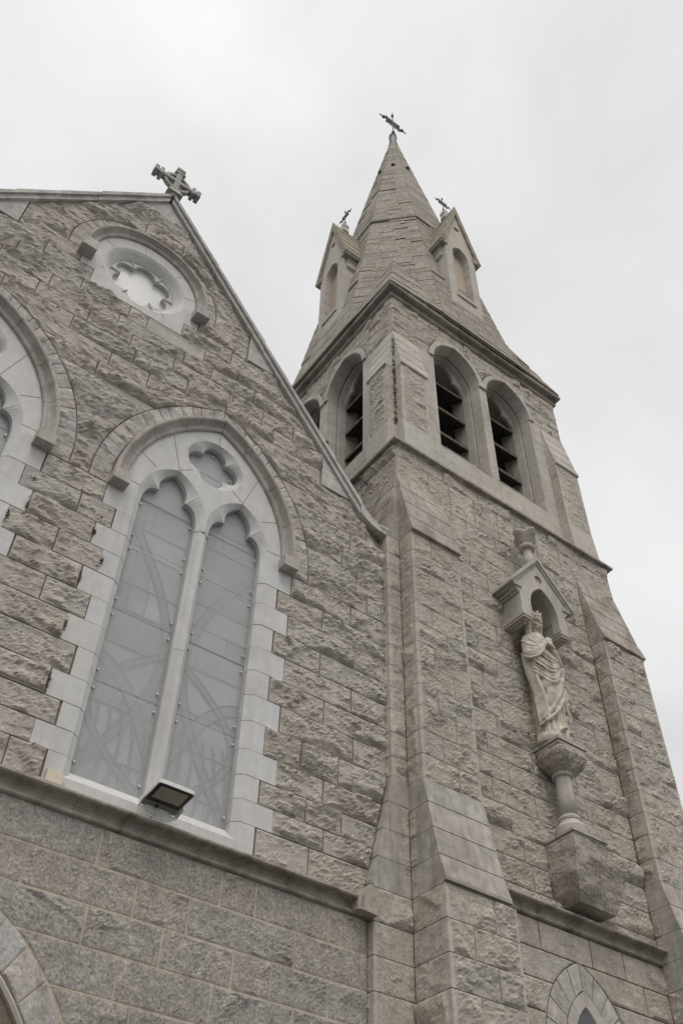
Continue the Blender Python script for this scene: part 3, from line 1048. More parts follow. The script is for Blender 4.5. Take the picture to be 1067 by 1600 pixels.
# ------------------------------------------------------------------ round window
xc, zc = ROSE
left = [(xc - 0.675, 12.59), (xc - 0.675, 12.897), (xc - 0.885, 12.903), (xc - 0.885, 13.23), (xc - 0.775, 13.23)]
arc = [AR.pt(-1, i / 12, -0.003) for i in range(13)] + [AR.pt(1, i / 12, -0.003) for i in range(11, -1, -1)]
right = [(2 * xc - a, z) for a, z in reversed(left)]
poly = left + arc + right
c1 = circ(xc, zc, 0.62, 96); c2 = circ(xc, zc, 0.575, 96); c3 = circ(xc, zc, 0.475, 96)
sf = foil(xc, zc, 0.290, 0.162, 6, math.pi / 6, 96)
mb = MB()
F0 = lambda y: (lambda a, z: (a, y, z))
plate(mb, poly, [c1], F0(-0.004))
mb.add(*strip_loft(c1, c2, F0(-0.004), F0(0.02), True))
mb.add(*strip_loft(c2, c3, F0(0.02), F0(0.10), True))
plate(mb, c3, [sf], F0(0.105))
mb.add(*strip_loft(sf, sf, F0(0.105), F0(0.175), True))
rose = mb.build('round_window', T['limestone'], nave, label='round six-lobed window surround')
# raised ribs running between the lobes
for k in range(6):
    a = math.pi / 3 * k
    mb = MB().tube([(xc + math.cos(a) * 0.335, 0.100, zc + math.sin(a) * 0.335), (xc + math.cos(a) * 0.475, 0.093, zc + math.sin(a) * 0.475)], 0.012, 6)
    mb.build('tracery_rib', T['limestone'], rose)
mb = MB()
for k, a in enumerate((0.25, 0.9, 1.75, 2.6, 3.6, 5.3)):
    r0, r1 = (0.62, 0.765)
    if a > math.pi: r1 = 0.70
    p = Vector((math.cos(a), 0, math.sin(a))); n = Vector((-math.sin(a), 0, math.cos(a))) * 0.003
    o = Vector((xc, -0.0065, zc))
    V = [tuple(o + p * r - s * n) for r, s in ((r0, 1), (r1, 1), (r1, -1), (r0, -1))]
    V += [tuple(Vector(v) + Vector((0, 0.004, 0))) for v in V]
    mb.add(V, [(0, 1, 2, 3), (0, 4, 5, 1), (1, 5, 6, 2), (2, 6, 7, 3), (3, 7, 4, 0)])
mb.build('mortar_joint', T['thin_joint'], rose, kind='stuff')
MB().prism(circ(xc, zc, 0.50, 40), lambda a, b, d: (a, d, b), 0.172, 0.178).build('glass_sheet', T['sky_glass'], rose)
for k in range(6):
    a = math.pi / 6 + math.pi / 3 * k
    bx, bz = xc + 0.37 * math.cos(a), zc + 0.37 * math.sin(a)
    MB().tube([(bx, 0.160, bz), (bx, 0.172, bz)], 0.011, 8).build('fixing_bolt', T['bolt'], rose)
prof = [(0.0, -0.01), (0.0, 0.03), (0.018, 0.045), (0.038, 0.040), (0.050, 0.034), (0.072, 0.045), (0.092, 0.078), (0.100, 0.100), (0.115, 0.110), (0.135, 0.108), (0.145, 0.095), (0.145, -0.01)]
for s in (-1, 1):
    for (a, b) in ((-0.13, 0.0), (0.0, 0.34), (0.34, 0.68), (0.68, 1.0)):
        sweep_piece(AR, s, a, b, prof, ff, n=7).build('hood_mould', T['hood'], rose)
    a0, a1 = xc + s * 0.755, xc + s * 0.965
    MB().box(min(a0, a1), max(a0, a1), -0.185, 0.01, 13.05, 13.25).build('label_stop', T['coping'], rose)
    nV = 12
    for i in range(nV):
        ta, tb = i / nV, (i + 1) / nV

        def P(U, Vv, ta=ta, tb=tb, s=s):
            Aa = np.zeros_like(U); Zz = np.zeros_like(U)
            for idx in np.ndindex(U.shape):
                Aa[idx], Zz[idx] = AR.pt(s, ta + (tb - ta) * Vv[idx], 0.152 + 0.183 * U[idx])
            return Aa, Zz
        mbv = MB(); rough_cell(mbv, ff, P, 0.183, 0.125, res=0.03, amp=0.02, ledge=0.006, taper=0.015, gap=0.004)
        mbv.build('voussoir', T['voussoir'] if i % 2 else T['granite'], rose)
    block(ff, min(xc + s * 0.935, xc + s * 1.115), max(xc + s * 0.935, xc + s * 1.115), 13.215, 13.38, res=0.03, amp=0.02).build('voussoir', T['granite'], rose)

# ------------------------------------------------------------------ doorway arch at the lower left
door = MB()
A = DOORA
mo = None
prof1 = [(-0.01, -0.02), (-0.01, 0.012), (-0.03, 0.03), (-0.055, 0.02), (-0.06, -0.02)]
prof2 = [(-0.062, -0.02), (-0.085, -0.045), (-0.10, -0.03), (-0.125, -0.05), (-0.14, -0.12), (-0.06, -0.12)]
prof3 = [(-0.12, -0.10), (-0.22, -0.14), (-0.235, -0.30), (-0.10, -0.30)]
mb = MB()
for s in (-1, 1):
    Q0 = [A.pt(s, i / 12, 0.0) for i in range(13)]; Q1 = [A.pt(s, i / 12, 0.262) for i in range(13)]
    mb.add(*strip_loft(Q0, Q1, lambda a, z: (a, -0.0015, z), lambda a, z: (a, -0.0015, z)))
mb.build('pointing', T['pointing'], nave)
dw = sweep_piece(A, 1, 0.0, 0.99, prof1, ff, n=14).build('doorway_arch', T['dressed'], nave)
sweep_piece(A, -1, 0.0, 0.99, prof1, ff, n=14).build('moulding', T['dressed'], dw)
for s in (-1, 1):
    sweep_piece(A, s, 0.0, 0.99, prof2, ff, n=14).build('moulding', T['coping'], dw)
    sweep_piece(A, s, 0.0, 0.99, prof3, ff, n=14).build('moulding', T['limestone'], dw)
    sweep_piece(A, s, -2.9, 0.0, prof1, ff).build('moulding', T['dressed'], dw)
    sweep_piece(A, s, -2.9, 0.0, prof2, ff).build('moulding', T['coping'], dw)
    sweep_piece(A, s, -2.9, 0.0, prof3, ff).build('moulding', T['limestone'], dw)
    L_ = A.R * A.tmax(0.13)
    br = [0.0, 0.11, 0.21, 0.33, 0.43, 0.55, 0.66, 0.76, 0.88, 1.0]
    for i in range(len(br) - 1):
        ta, tb = br[i], br[i + 1]

        def P(U, Vv, ta=ta, tb=tb, s=s):
            Aa = np.zeros_like(U); Zz = np.zeros_like(U)
            for idx in np.ndindex(U.shape):
                Aa[idx], Zz[idx] = A.pt(s, ta + (tb - ta) * Vv[idx], 0.0 + 0.255 * U[idx])
            return Aa, Zz
        mbv = MB(); rough_cell(mbv, F_front(-0.008), P, 0.255, (tb - ta) * L_, res=0.022, amp=0.014, ledge=0.003, taper=0.014, gap=0.006)
        mbv.build('voussoir', T['voussoir'], dw)
MB().box(GX - 1.0, GX + 1.0, 0.28, 0.34, 0, 4.6).build('door_leaf', T['slate'], dw)
MB().box(-2.6, 5.6, -0.12, 0.0, 0.0, 0.5).build('plinth', T['granite_low'], nave)

# ================================================================== CHURCH TOWER
tower = thing('church_tower', 'square granite bell tower with stepped corner buttresses and a tall stone spire', 'tower', (8.145, 2.15, 0))
TX0, TX1, TY0, TY1 = 5.86, 10.43, -0.084, 4.49
BX0, BX1, BY0, BY1 = 5.98, 10.21, 0.03, 4.26
tf = F_front(TY0)
tl = F_left(TX0)
ZT = [4.906 + 0.3112 * k for k in range(-8, 30)]        # bed joints of the tower

# cores
MB().box(TX0 + 0.02, TX1 - 0.02, TY0 + 0.014, TY1, 0, 12.96).build('wall_core', T['mortar'], tower)

tg = Pieces('granite_block', T['granite_tower'], tower)
trng = np.random.RandomState(12)


def emit_t(frame, xl, xr, z0, z1, **kw):
    zm = (z0 + z1) / 2
    vis = zm > 3.9
    res = (0.026 if zm < 9 else 0.033) if vis else 0.12
    tg.put(block(frame, xl, xr, z0, z1, res=res, amp=trng.uniform(0.026, 0.046), ledge=0.014, taper=0.022, gap=0.006), vis)


# front wall
LA = Arch(8.135, 4.95, 0.345, 0.60)                  # window at the foot of the tower
La, Ra, topa = LA.bounds(0.275)
zs_hi = [z for z in ZT if z > 6.2 and z < 12.3] + [12.27 + 0.0]
zs_hi = [6.325] + [z for z in ZT if 6.4 < z < 12.3]
zs_up = [z for z in ZT if 12.0 < z < 12.95] + [12.945]
zs_lo = [z for z in ZT if z < 6.16]
lay_courses(tf, zs_hi, cst(6.705), cst(9.55), [(cst(7.885), cst(8.62), 6.5, 7.08)], trng, emit_t, lmin=0.40, lmax=0.95)
zs_up = sorted(set([zs_hi[-1]] + [z for z in ZT if 12.4 < z < 12.9] + [12.945]))
lay_courses(tf, zs_up, cst(TX0), cst(TX1), [], trng, emit_t, lmin=0.40, lmax=0.95)


def emit_tlow(frame, xl, xr, z0, z1, **kw):
    zm = (z0 + z1) / 2
    tg.put(block(frame, xl, xr, z0, z1, res=0.024, amp=0.010 if z0 > 5.8 else trng.uniform(0.012, 0.024), ledge=0.003, taper=0.02, gap=0.008), zm > 4.3)


lay_courses(tf, zs_lo[4:], cst(6.78), cst(9.62), [(La, Ra, 0, topa)], trng, emit_tlow, lmin=0.40, lmax=0.9, fixed={len(zs_lo) - 6: [7.592, 8.364, 8.885], len(zs_lo) - 7: [7.2, 9.143]})
# left wall of the tower above the church roof
lay_courses(tl, [10.82] + [z for z in ZT if 10.9 < z < 12.9] + [12.945], cst(0.78), cst(TY1), [], trng, emit_t, lmin=0.45, lmax=0.9)
lay_courses(tl, zs_up, cst(TY0), cst(0.78), [], trng, emit_t, lmin=0.45, lmax=0.9)
# right wall
lay_courses(F_right(TX1), [10.82] + [z for z in ZT if 10.9 < z < 12.9] + [12.945], cst(TY0 + 0.02), cst(TY1), [], trng, lambda f, a, b, c, d, **k: tg.rest and tg.put(block(f, a, b, c, d, res=0.1, amp=0.03), False), lmin=0.5, lmax=0.9)
tg.flush()


# ------------------------------------------------------------------ buttresses
bq = Pieces('buttress_block', T['granite_tower'], tower)
T['slope'] = T['dressed_stained']


def buttress(corner, P, W, width, stages, side_flush=0.0, detail=True):
    """corner: where the tower corner stands; P: direction it projects; W: direction of its width.
    stages: list of dicts kind='wall' (z0,z1,p,w) or kind='slope' (z0,z1,p0,p1,w)"""
    cx_, cy_ = corner

    def Wp(p, w, z): return (cx_ + P[0] * p + W[0] * w, cy_ + P[1] * p + W[1] * w, z)
    for st in stages:
        w = st['w']
        if st['kind'] == 'wall':
            p = st['p']; z0, z1 = st['z0'], st['z1']
            MBc = MB()
            V = [Wp(a, b, z) for z in (z0, z1) for a, b in ((0, 0.012), (p - 0.014, 0.012), (p - 0.014, w - 0.012), (0, w - 0.012))]
            MBc.add(V, [(0, 1, 2, 3), (4, 7, 6, 5), (0, 4, 5, 1), (1, 5, 6, 2), (2, 6, 7, 3), (3, 7, 4, 0)])
            MBc.build('buttress_core', T['mortar'], tower)
            zs = [z0] + [z for z in ZT if z0 + 0.1 < z < z1 - 0.1] + [z1]
            ff_ = lambda a, d, z, p=p: Wp(p + d, a, z)                      # end face
            fs = lambda a, d, z: Wp(a, 0 - d, z)                        # side face at w = 0
            fs2 = lambda a, d, z, w=w: Wp(a, w + d, z)
            alt = 0
            for k in range(len(zs) - 1):
                za, zb = zs[k], zs[k + 1]
                vis = za > 3.7 and detail
                res = 0.024 if za < 9 else 0.03
                if not vis: res = 0.12
                am = RNG.uniform(0.024, 0.042)
                # quoin stone with two faces and tooled margins at the arris
                wq = w * (0.36 if alt % 2 else 0.62) + RNG.uniform(-0.05, 0.05)
                alt += 1
                seed = RNG.randint(1 << 30)
                mb = MB()
                block(ff_, 0.0, wq, za, zb, res=res, amp=am, ledge=0.012, margins=(0.05, 0.0, 0, 0), taper=0.02, gap=0.004, seed=seed, mb=mb, back=0.05)
                if p > 0.06:
                    block(fs, max(-0.01, 0.0), p, za, zb, res=res, amp=am * 0.7, ledge=0.006, margins=(0.0, 0.05, 0, 0), taper=0.02, gap=0.004, seed=seed + 1, mb=mb, back=0.05)
                bq.put(mb, vis)
                mb = block(ff_, wq, w, za, zb, res=res, amp=am, ledge=0.013, margins=(0.0, 0.03, 0, 0), taper=0.02, gap=0.004)
                if detail is True and p > 0.06:
                    block(fs2, 0.0, p, za, zb, res=0.06, amp=am * 0.7, margins=(0.0, 0.03, 0, 0), gap=0.004, mb=mb, back=0.05)
                bq.put(mb, vis)
        else:
            z0, z1, p0, p1 = st['z0'], st['z1'], st['p0'], st['p1']
            n = st.get('n', 4)
            lipz = 0.035
            for k in range(n):
                za = z0 + (z1 - z0) * k / n; zb = z0 + (z1 - z0) * (k + 1) / n
                pa = p0 + (p1 - p0) * k / n; pb = p0 + (p1 - p0) * (k + 1) / n
                lip = 0.022 if k == 0 else 0.0
                inner = st.get('inner', 0.0) if k < n - 1 else 0.0
                inner = min(inner, max(0.0, pb - 0.12))
                V = []
                g = 0.0025
                step = 0.004 if k else 0.0
                for ww in (-0.004 - lip * 0.0, w + 0.004):
                    V += [Wp(inner, ww, za + g), Wp(pa + step, ww, za + g), Wp(pb, ww, zb - g), Wp(inner, ww, zb - g)]
                if k == 0:
                    V = []
                    for ww in (-0.004, w + 0.01):
                        V += [Wp(inner, ww, za), Wp(pa - 0.02, ww, za), Wp(pa - 0.012, ww, za + 0.018), Wp(pa + lip, ww, za + 0.018), Wp(pa + lip, ww, za + 0.05), Wp(pb, ww, zb - g), Wp(inner, ww, zb - g)]
                m = len(V) // 2
                F = [(i, (i + 1) % m, m + (i + 1) % m, m + i) for i in range(m)] + [tuple(range(m)), tuple(reversed(range(m, 2 * m)))]
                MB().add(V, F).build('weathering_stone', st.get('mat', T['slope']), tower)
                if inner > 0.02:
                    fs = lambda a, d, z: Wp(a, 0 - d, z)
                    bq.put(block(fs, 0.0, inner, za, zb, res=0.025, amp=0.012, taper=0.015, gap=0.004, back=0.03), detail)


T['setoff'] = stone_mat('setoff_stone', [(0.41, 0.385, 0.355), (0.44, 0.412, 0.375), (0.39, 0.37, 0.348)], speck=0.2, speck_scale=80, bump=0.22, bump_dist=0.005, stain=0.5, stain_scale=1.4, streak=0.4)
so = T['setoff']
# front-left, projecting to the front
buttress((TX0, TY0), (0, -1), (1, 0), 0.84, [
    dict(kind='wall', z0=2.4, z1=5.86, p=0.482, w=0.92),
    dict(kind='slope', z0=5.86, z1=7.10, p0=0.490, p1=0.247, w=0.84, n=4, inner=0.10, mat=so),
    dict(kind='wall', z0=7.10, z1=10.84, p=0.247, w=0.84),
    dict(kind='slope', z0=10.84, z1=12.27, p0=0.272, p1=0.0, w=0.845, n=4)])
# front-left, projecting to the left (its end stands inside the gable wall)
buttress((TX0, TY0), (-1, 0), (0, 1), 0.84, [
    dict(kind='wall', z0=2.4, z1=5.86, p=0.480, w=0.84),
    dict(kind='slope', z0=5.86, z1=7.15, p0=0.490, p1=0.222, w=0.84, n=4, inner=0.10, mat=so),
    dict(kind='wall', z0=7.15, z1=10.84, p=0.222, w=0.84),
    dict(kind='slope', z0=10.84, z1=12.27, p0=0.280, p1=0.0, w=0.845, n=4)])
# front-right
buttress((9.555, TY0), (0, -1), (1, 0), 0.88, [
    dict(kind='wall', z0=2.4, z1=5.86, p=0.482, w=0.88),
    dict(kind='slope', z0=5.86, z1=7.10, p0=0.490, p1=0.247, w=0.88, n=4, inner=0.10, mat=so),
    dict(kind='wall', z0=7.10, z1=10.84, p=0.247, w=0.88),
    dict(kind='slope', z0=10.84, z1=12.27, p0=0.272, p1=0.0, w=0.885, n=4)])
# front-right, projecting to the right
buttress((TX1, TY0), (1, 0), (0, 1), 0.84, [
    dict(kind='wall', z0=2.4, z1=5.86, p=0.35, w=0.84),
    dict(kind='slope', z0=5.86, z1=7.10, p0=0.36, p1=0.16, w=0.84, n=4, mat=so),
    dict(kind='wall', z0=7.10, z1=10.84, p=0.16, w=0.84),
    dict(kind='slope', z0=10.84, z1=12.27, p0=0.18, p1=0.0, w=0.845, n=4)], detail='far')
bq.flush()

# ------------------------------------------------------------------ tower string courses
STT = [(p, z + 0.61) for p, z in STR]
run_moulding('string_course', T['string'], tower, lambda s, p, z: (s, TY0 - p, z), 6.78, 9.62, STT, [7.35, 8.15, 8.8, 9.3])
BS = [(-0.02, 12.93), (0.012, 12.93), (0.028, 12.955), (0.088, 12.955), (0.092, 12.995), (-0.05, 13.24), (-0.17, 13.26), (-0.17, 12.93)]
for (nm, fn, s0, s1) in (('front', lambda s, p, z: (s, TY0 - p, z), TX0, TX1), ('left', lambda s, p, z: (TX0 - p, s, z), TY0, TY1), ('right', lambda s, p, z: (TX1 + p, s, z), TY0, TY1), ('back', lambda s, p, z: (s, TY1 + p, z), TX0, TX1)):
    run_moulding('belfry_string', T['dressed_stained'], tower, fn, s0, s1, BS, [s0 + 0.75, s0 + 1.6, s0 + 2.35, s0 + 3.2, s0 + 3.9], m0=1, m1=1, gap=0.0015)

# ------------------------------------------------------------------ foot window of the tower
La_ = LA
fw = None
for s in (-1, 1):
    for i, (ta, tb) in enumerate(((0, 0.2), (0.2, 0.4), (0.4, 0.6), (0.6, 0.8), (0.8, 1.0))):
        def P(U, Vv, ta=ta, tb=tb, s=s):
            Aa = np.zeros_like(U); Zz = np.zeros_like(U)
            for idx in np.ndindex(U.shape):
                Aa[idx], Zz[idx] = LA.pt(s, ta + (tb - ta) * Vv[idx], 0.005 + 0.265 * U[idx])
            return Aa, Zz
        mb = MB(); rough_cell(mb, tf, P, 0.265, (tb - ta) * LA.R * LA.tmax(0.13), res=0.022, amp=0.012, ledge=0.003, taper=0.014, gap=0.005)
        o = mb.build('voussoir', T['voussoir'], fw or tower)
    pr = [(-0.14, -0.10), (-0.14, -0.02), (-0.12, 0.008), (0.0, 0.010), (0.0, -0.10)]
    for (ta, tb) in ((-1.5, -0.8), (-0.8, 0.0), (0.0, 0.33), (0.33, 0.66), (0.66, 1.0)):
        sweep_piece(LA, s, ta, tb, pr, tf, n=5).build('arch_moulding', T['dressed'], tower)
MB().prism(LA.outline(-0.10, 3.6, 8), lambda a, b, d: (a, d, b), TY0 + 0.008, TY0 + 0.012).build('window_backing', T['dark'], tower)
MB().prism(LA.outline(-0.12, 3.6, 8), lambda a, b, d: (a, d, b), TY0 + 0.004, TY0 + 0.007).build('window_glass', T['slate'], tower)

# ------------------------------------------------------------------ belfry stage
bcore = MB()


def wall_with_holes(mb, frame, poly, holes, depth):
    plate(mb, poly, holes, lambda a, z: frame(a, -0.02, z))
    plate(mb, poly, holes, lambda a, z: frame(a, -depth, z))
    for h in [poly] + holes:
        mb.add(*strip_loft(h, h, lambda a, z: frame(a, -0.02, z), lambda a, z: frame(a, -depth, z), closed=True))


bz = Pieces('granite_block', T['granite_tower'], tower, limit=0)
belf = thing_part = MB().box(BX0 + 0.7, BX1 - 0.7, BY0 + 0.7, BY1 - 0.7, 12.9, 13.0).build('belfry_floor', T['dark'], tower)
bb = Pieces('belfry_block', T['granite_tower'], tower, limit=230)
brng = np.random.RandomState(77)


def belfry_side(frame, a0, a1, centres, main):
    """one wall of the belfry: a0..a1 along the wall"""
    mbw = MB()
    AA = [Arch(c, 16.42, 0.555, 0.73) for c in centres]
    holes = [a.outline(0.04, 13.80, 8) for a in AA]
    wall_with_holes(mbw, frame, [(a0 + 0.02, 12.9), (a1 - 0.02, 12.9), (a1 - 0.02, 17.75), (a0 + 0.02, 17.75)], holes, 0.66)
    mbw.build('belfry_core', T['mortar'], tower)
    ex = []
    for a in AA:
        L, R, top = a.bounds(0.11)
        ex.append((L, R, 13.0, top))

    def em(fr, xl, xr, z0, z1, **kw):
        bb.put(block(fr, xl, xr, z0, z1, res=0.034 if main else 0.12, amp=brng.uniform(0.02, 0.04), ledge=0.012, taper=0.02, gap=0.006), main)
    zr = [16.43, 16.68, 16.93, 17.17, 17.38, 17.58]
    lay_courses(frame, zr, cst(a0), cst(a1), ex, brng, em, lmin=0.25, lmax=0.6)
    # tooled jamb stones between and beside the openings
    zj = [13.24, 13.53, 13.84] + [13.84 + 0.2878 * k for k in range(1, 10)]
    for k in range(len(zj) - 1):
        za, zb = zj[k], zj[k + 1]
        runs = []
        if za < 13.80:
            bs = [a0 + 0.0, a0 + 0.7 + 0.12 * (k % 2), a0 + 1.45, centres[0] + 0.3 * (k % 2), (centres[0] + centres[1]) / 2 + 0.08, centres[1] + 0.2, a1 - 0.75 + 0.1 * (k % 2), a1]
            runs = [(bs[i], bs[i + 1]) for i in range(len(bs) - 1)]
        else:
            e = 0.04 if k % 2 else 0.0
            runs = [(a0 + 0.48, centres[0] - 0.558), (centres[0] + 0.558, centres[1] - 0.558), (centres[1] + 0.558, a1 - 0.50 + e)]
            runs += [(a0, a0 + 0.48), (a1 - 0.50 + e, a1)]
        for (ra, rb) in runs:
            if rb - ra < 0.03: continue
            mb = block(frame, ra, rb, za, zb, flat=True, amp=0.004, gap=0.002, back=0.02)
            mb.build('jamb_stone', T['dressed'], tower) if main else bz.put(mb)
    for c, a in zip(centres, AA):
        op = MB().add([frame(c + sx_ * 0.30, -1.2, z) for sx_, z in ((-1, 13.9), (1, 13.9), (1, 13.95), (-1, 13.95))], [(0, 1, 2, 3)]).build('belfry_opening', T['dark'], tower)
        rim = [(0.105, -0.03), (0.105, 0.028), (0.09, 0.040), (0.015, 0.040), (0.0, 0.030), (-0.035, -0.198), (0.105, -0.198)]
        ord2 = [(0.06, -0.222), (-0.026, -0.222), (-0.042, -0.236), (-0.062, -0.40), (0.06, -0.40)]
        ord3 = [(0.06, -0.404), (-0.045, -0.404), (-0.045, -0.70), (0.06, -0.70)]
        for s in (-1, 1):
            br = [0, 0.36, 0.7, 1.0] if s > 0 else [0, 0.3, 0.66, 1.0]
            for i in range(3):
                sweep_piece(a, s, br[i], br[i + 1], rim, frame, n=5).build('arch_stone', T['dressed'], op)
            for q, (pr, jt) in enumerate(((ord2, [0.0, 0.5, 1.0]), (ord3, [0.0, 0.28, 0.62, 1.0]))):
                for i in range(len(jt) - 1):
                    sweep_piece(a, s, jt[i], jt[i + 1], pr, frame, n=6).build('arch_stone', T['dressed'], op)
            rimj = [(0.0, 0.002), (-0.035, -0.198), (0.05, -0.198), (0.05, 0.002)]
            zz = [-2.58, -2.27, -1.98, -1.62, -1.3, -0.95, -0.66, -0.31, 0.0]
            for i in range(8):
                sweep_piece(a, s, zz[i], zz[i + 1], rimj, frame, gap=0.002).build('reveal_stone', T['dressed'], op)
                sweep_piece(a, s, zz[i] + 0.0, zz[i + 1], ord2, frame, gap=0.002).build('reveal_stone', T['dressed'], op)
            for (za_, zb_) in ((-2.58, -1.7), (-1.7, -0.9), (-0.9, 0.0)):
                sweep_piece(a, s, za_, zb_, ord3, frame, gap=0.002).build('reveal_stone', T['dressed'], op)
        # cusped inner head
        ho = cusp_outer(c, 16.42, 0.525, 0.695, 16.25, 8); hi = cusped(c, 16.42, 0.505, 0.675, 16.25, 8)
        mbh = MB()
        mbh.add(*strip_loft(ho, hi, lambda p, q: frame(p, -0.34, q), lambda p, q: frame(p, -0.36, q)))
        mbh.add(*strip_loft(hi, hi, lambda p, q: frame(p, -0.36, q), lambda p, q: frame(p, -0.42, q)))
        mbh.build('cusped_head', T['dressed'], op)
        # sloping sill
        mb = MB()
        pr = [(-0.002, 13.80), (0.006, 13.845), (-0.70, 14.10), (-0.70, 13.80)]
        mb.prism(pr, lambda d, z, k: frame(k, d, z), c - 0.552, c + 0.552)
        mb.build('opening_sill', T['dressed_stained'], op)
        # louvres
        for i, zl in enumerate((16.36, 15.60, 14.86)):
            wv = 0.505
            mbl = MB()
            pr = [(-0.40, zl), (-0.395, zl + 0.075), (-1.25, zl + 0.60), (-1.25, zl + 0.50)]
            mbl.prism(pr, lambda d, z, k: frame(k, d, z), c - wv, c + wv)
            lv = mbl.build('louvre', T['louvre'], op)
            # ragged weathered front edge
            V = []; F = []
            m = 26
            for q in range(m + 1):
                aa = c - wv + 2 * wv * q / m
                r = RNG.uniform(0, 0.018)
                V += [frame(aa, -0.388 + r * 0.5, zl - 0.008 - r), frame(aa, -0.384, zl + 0.040), frame(aa, -0.46, zl + 0.12 + r)]
                if q: F += [(3 * q - 3, 3 * q, 3 * q + 1, 3 * q - 2), (3 * q - 2, 3 * q + 1, 3 * q + 2, 3 * q - 1)]
            MB().add(V, F).build('louvre_edge', T['louvre_edge'], lv)
        sp = MB()
        for q in range(15):
            aa = c - 0.40 + 0.80 * q / 14
            zt = 14.62 + RNG.uniform(-0.03, 0.02)
            sp.tube([frame(aa, -0.42, 14.02), frame(aa + RNG.uniform(-0.012, 0.012), -0.42, zt)], [0.007, 0.004], 5)
            sp.tube([frame(aa, -0.42, 14.45), frame(aa + RNG.uniform(-0.05, 0.05), -0.40, 14.58)], 0.004, 4)
        sp.tube([frame(c - 0.43, -0.42, 14.05), frame(c + 0.43, -0.42, 14.05)], 0.008, 5)
        sp.build('bird_guard', T['lead'], op)


belfry_side(F_front(BY0), BX0, BX1, (7.485, 8.780), True)
belfry_side(F_left(BX0), BY0, BY1, (1.455, 2.800), True)
belfry_side(F_right(BX1), BY0, BY1, (1.455, 2.800), False)
belfry_side(lambda a, d, z: (a, BY1 + d, z), BX0, BX1, (7.485, 8.780), False)
bz.flush()

# belfry buttresses
bp = Pieces('belfry_buttress_block', T['granite_tower'], tower, limit=120)


def belfry_buttress(corner, P, W, w, detail=True):
    cx_, cy_ = corner

    def Wp(p, ww, z): return (cx_ + P[0] * p + W[0] * ww, cy_ + P[1] * p + W[1] * ww, z)
    # flared foot
    pr = [(0.0, 12.96), (0.200, 12.985), (0.166, 13.62), (0.0, 13.62)]
    V = [Wp(p, ww - (0.0 if ww else (0.0)), z) for ww in (0.0, w) for p, z in pr]
    MB().add(V, [(0, 1, 5, 4), (1, 2, 6, 5), (2, 3, 7, 6), (0, 3, 2, 1), (4, 5, 6, 7)]).build('belfry_buttress_foot', T['dressed'], tower)
    V = [Wp(a, b, z) for z in (13.6, 15.2) for a, b in ((0, 0.01), (0.150, 0.01), (0.150, w - 0.01), (0, w - 0.01))]
    MB().add(V, [(0, 1, 2, 3), (4, 7, 6, 5), (0, 4, 5, 1), (1, 5, 6, 2), (2, 6, 7, 3)]).build('belfry_buttress_core', T['mortar'], tower)
    fe = lambda a, d, z: Wp(0.165 + d, a, z)
    fs = lambda a, d, z: Wp(a, 0 - d, z)
    fs2 = lambda a, d, z: Wp(a, w + d, z)
    zz = [13.62, 13.93, 14.25, 14.56, 14.88, 15.17]
    for k in range(5):
        mb = MB()
        block(fe, 0.0, w, zz[k], zz[k + 1], res=0.032, amp=RNG.uniform(0.014, 0.028), ledge=0.010, margins=(0.07, 0.06, 0, 0), taper=0.02, gap=0.003, back=0.03, mb=mb)
        block(fs, 0.0, 0.165, zz[k], zz[k + 1], flat=True, amp=0.002, gap=0.003, back=0.02, mb=mb)
        block(fs2, 0.0, 0.165, zz[k], zz[k + 1], flat=True, amp=0.002, gap=0.003, back=0.02, mb=mb)
        bp.put(mb, detail)
    n = 4
    for k in range(n):
        za = 15.17 + 1.22 * k / n; zb = 15.17 + 1.22 * (k + 1) / n
        pa = 0.185 * (1 - k / n); pb = 0.185 * (1 - (k + 1) / n)
        V = []
        for ww in (-0.003, w + 0.006):
            if k == 0:
                V += [Wp(-0.03, ww, za), Wp(pa - 0.01, ww, za), Wp(pa + 0.015, ww, za + 0.012), Wp(pa + 0.017, ww, za + 0.05), Wp(pb, ww, zb - 0.002), Wp(-0.03, ww, zb - 0.002)]
            else:
                V += [Wp(-0.03, ww, za + 0.002), Wp(pa + 0.004, ww, za + 0.002), Wp(pb, ww, zb - 0.002), Wp(-0.03, ww, zb - 0.002)]
        m = len(V) // 2
        MB().add(V, [(i, (i + 1) % m, m + (i + 1) % m, m + i) for i in range(m)] + [tuple(range(m)), tuple(reversed(range(m, 2 * m)))]).build('weathering_stone', T['dressed'], tower)


belfry_buttress((BX0, BY0), (0, -1), (1, 0), 0.58)
belfry_buttress((BX0, BY0), (-1, 0), (0, 1), 0.52)
belfry_buttress((9.63, BY0), (0, -1), (1, 0), 0.58)
belfry_buttress((BX1, BY0), (1, 0), (0, 1), 0.52)
bp.flush()

